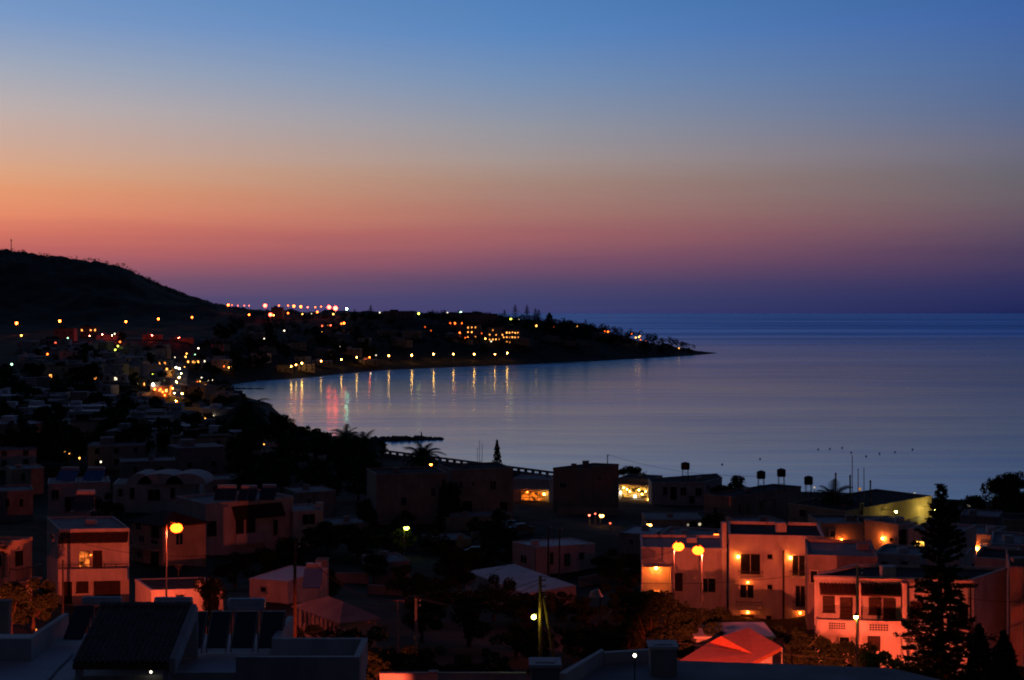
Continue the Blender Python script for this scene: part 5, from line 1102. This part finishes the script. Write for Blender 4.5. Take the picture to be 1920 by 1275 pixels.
# dark houses of the town
lab = {'slope': 'pale bluish house on the unlit slope left of the high street', 'town': 'dark unlit house in the gardens left of the bay', 'shore': 'dim house behind the far shore promenade', 'head': 'dark villa on the wooded headland'}
def scat(nm, cnt, ur, vr, wr, hr, mats_, grp, dmin, st=1):
    out = []; tr = 0
    while len(out) < cnt and tr < 4000:
        tr += 1; u, v = rnd(*ur), rnd(*vr)
        D = hit(u, v, 0, dmin, 1700); x = (u - 960) / F * D
        if shore_dist([x], [D])[0] < 14 or D > 1650: continue
        if nm == 'town' and abs(u - 334) < 26 and v < 800 or nm == 'slope' and abs(u - 338) < 22: continue
        if any(abs(x - a) < 13 and abs(D - b) < 17 for a, b in out): continue
        out.append((x, D)); far_house(u, v, rnd(*wr), rnd(*hr), rnd(7, 10), rnd(-.5, .5), lab[nm], 'house', grp, random.choice(mats_), random.choice((conc, whiteroof, darkroof, conc)), (), 'town_house', dmin=dmin, storeys=random.choice((1, 2)) if hr[1] > 5 else 1, wincols=random.choice((2, 3)), D=D)
scat('slope', 44, (50, 300), (650, 712), (8, 14), (3, 6.5), (white, white, cream), 'pale houses on the left slope', 500)
scat('town', 60, (-20, 430), (730, 885), (9, 14), (3, 6.5), (white, greyw, cream, greyw), 'dark houses left of the bay', 290)
scat('shore', 22, (400, 700), (640, 700), (9, 15), (3.5, 7), (greyw, white, cream), 'dim houses behind the far shore', 900)
scat('head', 16, (700, 1230), (625, 655), (10, 18), (4, 8), (greyw, greyw, cream), 'villas on the headland', 1200)

# ---------------------------------------------------------------- far trees
for j, (u, v, w) in enumerate([(695,573,1.0),(665,580,.9),(946,582,1.0),(966,573,.9),(1004,580,1.0),(988,574,.8),(1010,582,1.0),(1030,588,1.2),(1058,597,1.0),(1098,600,.9),(811,581,.9),(1212,626,.9)]):
    tree('n2' if w < 1.05 else 'c2', u, 1470 - (j % 3) * 12, v, 'pointed pine outlined on the headland skyline, %s from the left' % ORD[sorted([695,665,946,966,1004,988,1010,1030,1058,1098,811,1212]).index(u)], 'pines outlined on the headland', 1.5 * w)
random.seed(77)
def scatter_trees(cnt, ur, vr, lb, grp, dmin, hr=(5, 9), far=True):
    k = 0; tr = 0
    while k < cnt and tr < 3000:
        tr += 1; u, v = rnd(*ur), rnd(*vr); D = hit(u, v, 0, dmin, 1650); x = (u - 960) / F * D
        if shore_dist([x], [D])[0] < 6 or D > 1640 or (abs(u - 334) < 24 and v < 810): continue
        H_ = rnd(*hr); g_ = G(x, D); vt = HZ - (g_ + H_ - CH) / D * F
        tree(random.choice(('f1', 'f2')) if far else random.choice(('b1', 'b2', 'b3')), u, D, vt, lb, grp, rnd(.9, 1.5)); k += 1
scatter_trees(70, (0, 440), (715, 880), 'dark tree among the unlit houses left of the bay', 'dark trees left of the bay', 280)
scatter_trees(26, (440, 720), (835, 960), 'dark tree in the unlit belt between the palms and the dark houses', 'dark trees of the shore belt', 225, (5, 8))
scatter_trees(26, (540, 960), (968, 1075), 'dark tree in the unlit gardens of the centre', 'dark trees of the central gardens', 130, (2.5, 4.5))
k_ = 0
while k_ < 18:
    D = rnd(92, 138); u_ = rnd(960, 1240); x = (u_ - 960) / F * D; H_ = rnd(1.6, 3.2); k_ += 1
    tree('u1' if k_ % 3 else 'b2', u_, D, HZ - (G(x, D) + H_ - CH) / D * F, 'shrub in the dark garden between the timber pole and the tall street lamp', 'shrubs of the lower garden', rnd(1.1, 1.6), cat='shrub')
scatter_trees(30, (60, 420), (640, 712), 'small dark tree on the left slope', 'small trees on the left slope', 500, (4, 8))
scatter_trees(30, (400, 700), (620, 700), 'dark tree behind the far shore', 'trees behind the far shore', 900, (6, 11))
k_ = 0; tr = 0
while k_ < 34 and tr < 5000:
    tr += 1; D = rnd(395, 600); x = (rnd(400, 720) - 960) / F * D; sd_ = shore_dist([x], [D])[0]
    if not 4 < sd_ < 24: continue
    H_ = rnd(3, 5); tree(random.choice(('f1', 'f2', 'b3')), x / D * F + 960, D, HZ - (G(x, D) + H_ - CH) / D * F, 'dark tree along the near shore at the left of the bay', 'trees along the left shore of the bay', rnd(1.0, 1.6)); k_ += 1
# woods on the headland and along the far shore: one mass
random.seed(78)
w = MB(); cnt = 0
while cnt < 620:
    u = rnd(430, 1300); v = rnd(596, 662); D = hit(u, v, 0, 1000, 1700); x = (u - 960) / F * D
    if random.random() < .45:  # along the ridge
        D = rnd(1440, 1560); x = (rnd(640, 1300) - 960) / F * D
    if shore_dist([x], [D])[0] < 7: continue
    cnt += 1; g_ = G(x, D); R = rnd(2.2, 4.5) * min(1, .35 + shore_dist([x], [D])[0] / 60)
    for k in range(46):
        d = Vector((random.gauss(0, 1), random.gauss(0, 1), random.gauss(0, .9))).normalized() * R * rnd(.5, 1.05); leafquad(w, Vector((x, D, g_ + R * .9)) + d, R * .26)
tag(w.build('wooded_headland', leafd), 'dark woods covering the headland across the bay', 'woods', None, 'stuff')
w = MB(); cnt = 0
while cnt < 700:
    D = rnd(1700, 2000); x = (rnd(-60, 560) - 960) / F * D; g_ = G(x, D); cnt += 1; R = rnd(1.2, 2.8)
    for k in range(22):
        d = Vector((random.gauss(0, 1), random.gauss(0, 1), random.gauss(0, .7))).normalized() * R * rnd(.5, 1.05); leafquad(w, Vector((x, D, g_ + R * .6)) + d, R * .3)
tag(w.build('hillside_scrub', leafd), 'dark scrub over the hill at the left', 'scrub', None, 'stuff')
# radio mast on the hill
c0 = P(21, 448, 1880); g = G(c0.x, 1880); root = empty('radio_mast', (c0.x, 1880, g)); tag(root, 'thin radio mast on the top of the dark hill', 'mast')
MB().tube([(c0.x - .6, 1880, g - 1), (c0.x - .3, 1880, c0.z)], .22, 5).tube([(c0.x + .6, 1880, g - 1), (c0.x + .3, 1880, c0.z)], .22, 5).tube([(c0.x, 1881, g - 1), (c0.x, 1880.4, c0.z)], .22, 5).build('lattice_tower', darkmetal, root)
MB().box(c0.x - .8, c0.x + .8, 1879.6, 1880.4, c0.z - 2.5, c0.z - 1).build('antenna', metal, root)

# ---------------------------------------------------------------- roads
def road(name, pts, w, m=asphalt, lift=.25, k=14):
    m_ = MB(); P3 = []
    for (u0, v0), (u1, v1) in zip(pts, pts[1:]):
        for j in range(k):
            s_ = j / k; u, v = u0 + (u1 - u0) * s_, v0 + (v1 - v0) * s_; D = hit(u, v, 0, 200, 1500); P3.append(((u - 960) / F * D, D))
    # smooth
    for _ in range(6): P3 = [P3[0]] + [tuple((P3[i-1][c_] + 2 * P3[i][c_] + P3[i+1][c_]) / 4 for c_ in (0, 1)) for i in range(1, len(P3) - 1)] + [P3[-1]]
    rows = []
    for i, (x, y) in enumerate(P3):
        a = P3[max(0, i - 1)]; b = P3[min(len(P3) - 1, i + 1)]; t_ = Vector((b[0] - a[0], b[1] - a[1], 0)).normalized(); n_ = Vector((t_.y, -t_.x, 0))
        rows.append([(x + n_.x * s_, y + n_.y * s_, G(x + n_.x * s_, y + n_.y * s_) + lift) for s_ in (-w/2, 0, w/2)])
    for i, r_ in enumerate(rows):
        m_.v += r_
        if i:
            b = 3 * i
            m_.f += [(b - 3, b - 2, b + 1, b), (b - 2, b - 1, b + 2, b + 1)]
    tag(m_.build(name, m), kind='structure')
road('high_street', [(335,800),(336,765),(334,730),(338,700),(345,672)], 9)
road('hill_road', [(60,640),(150,637),(260,635),(400,640)], 9)
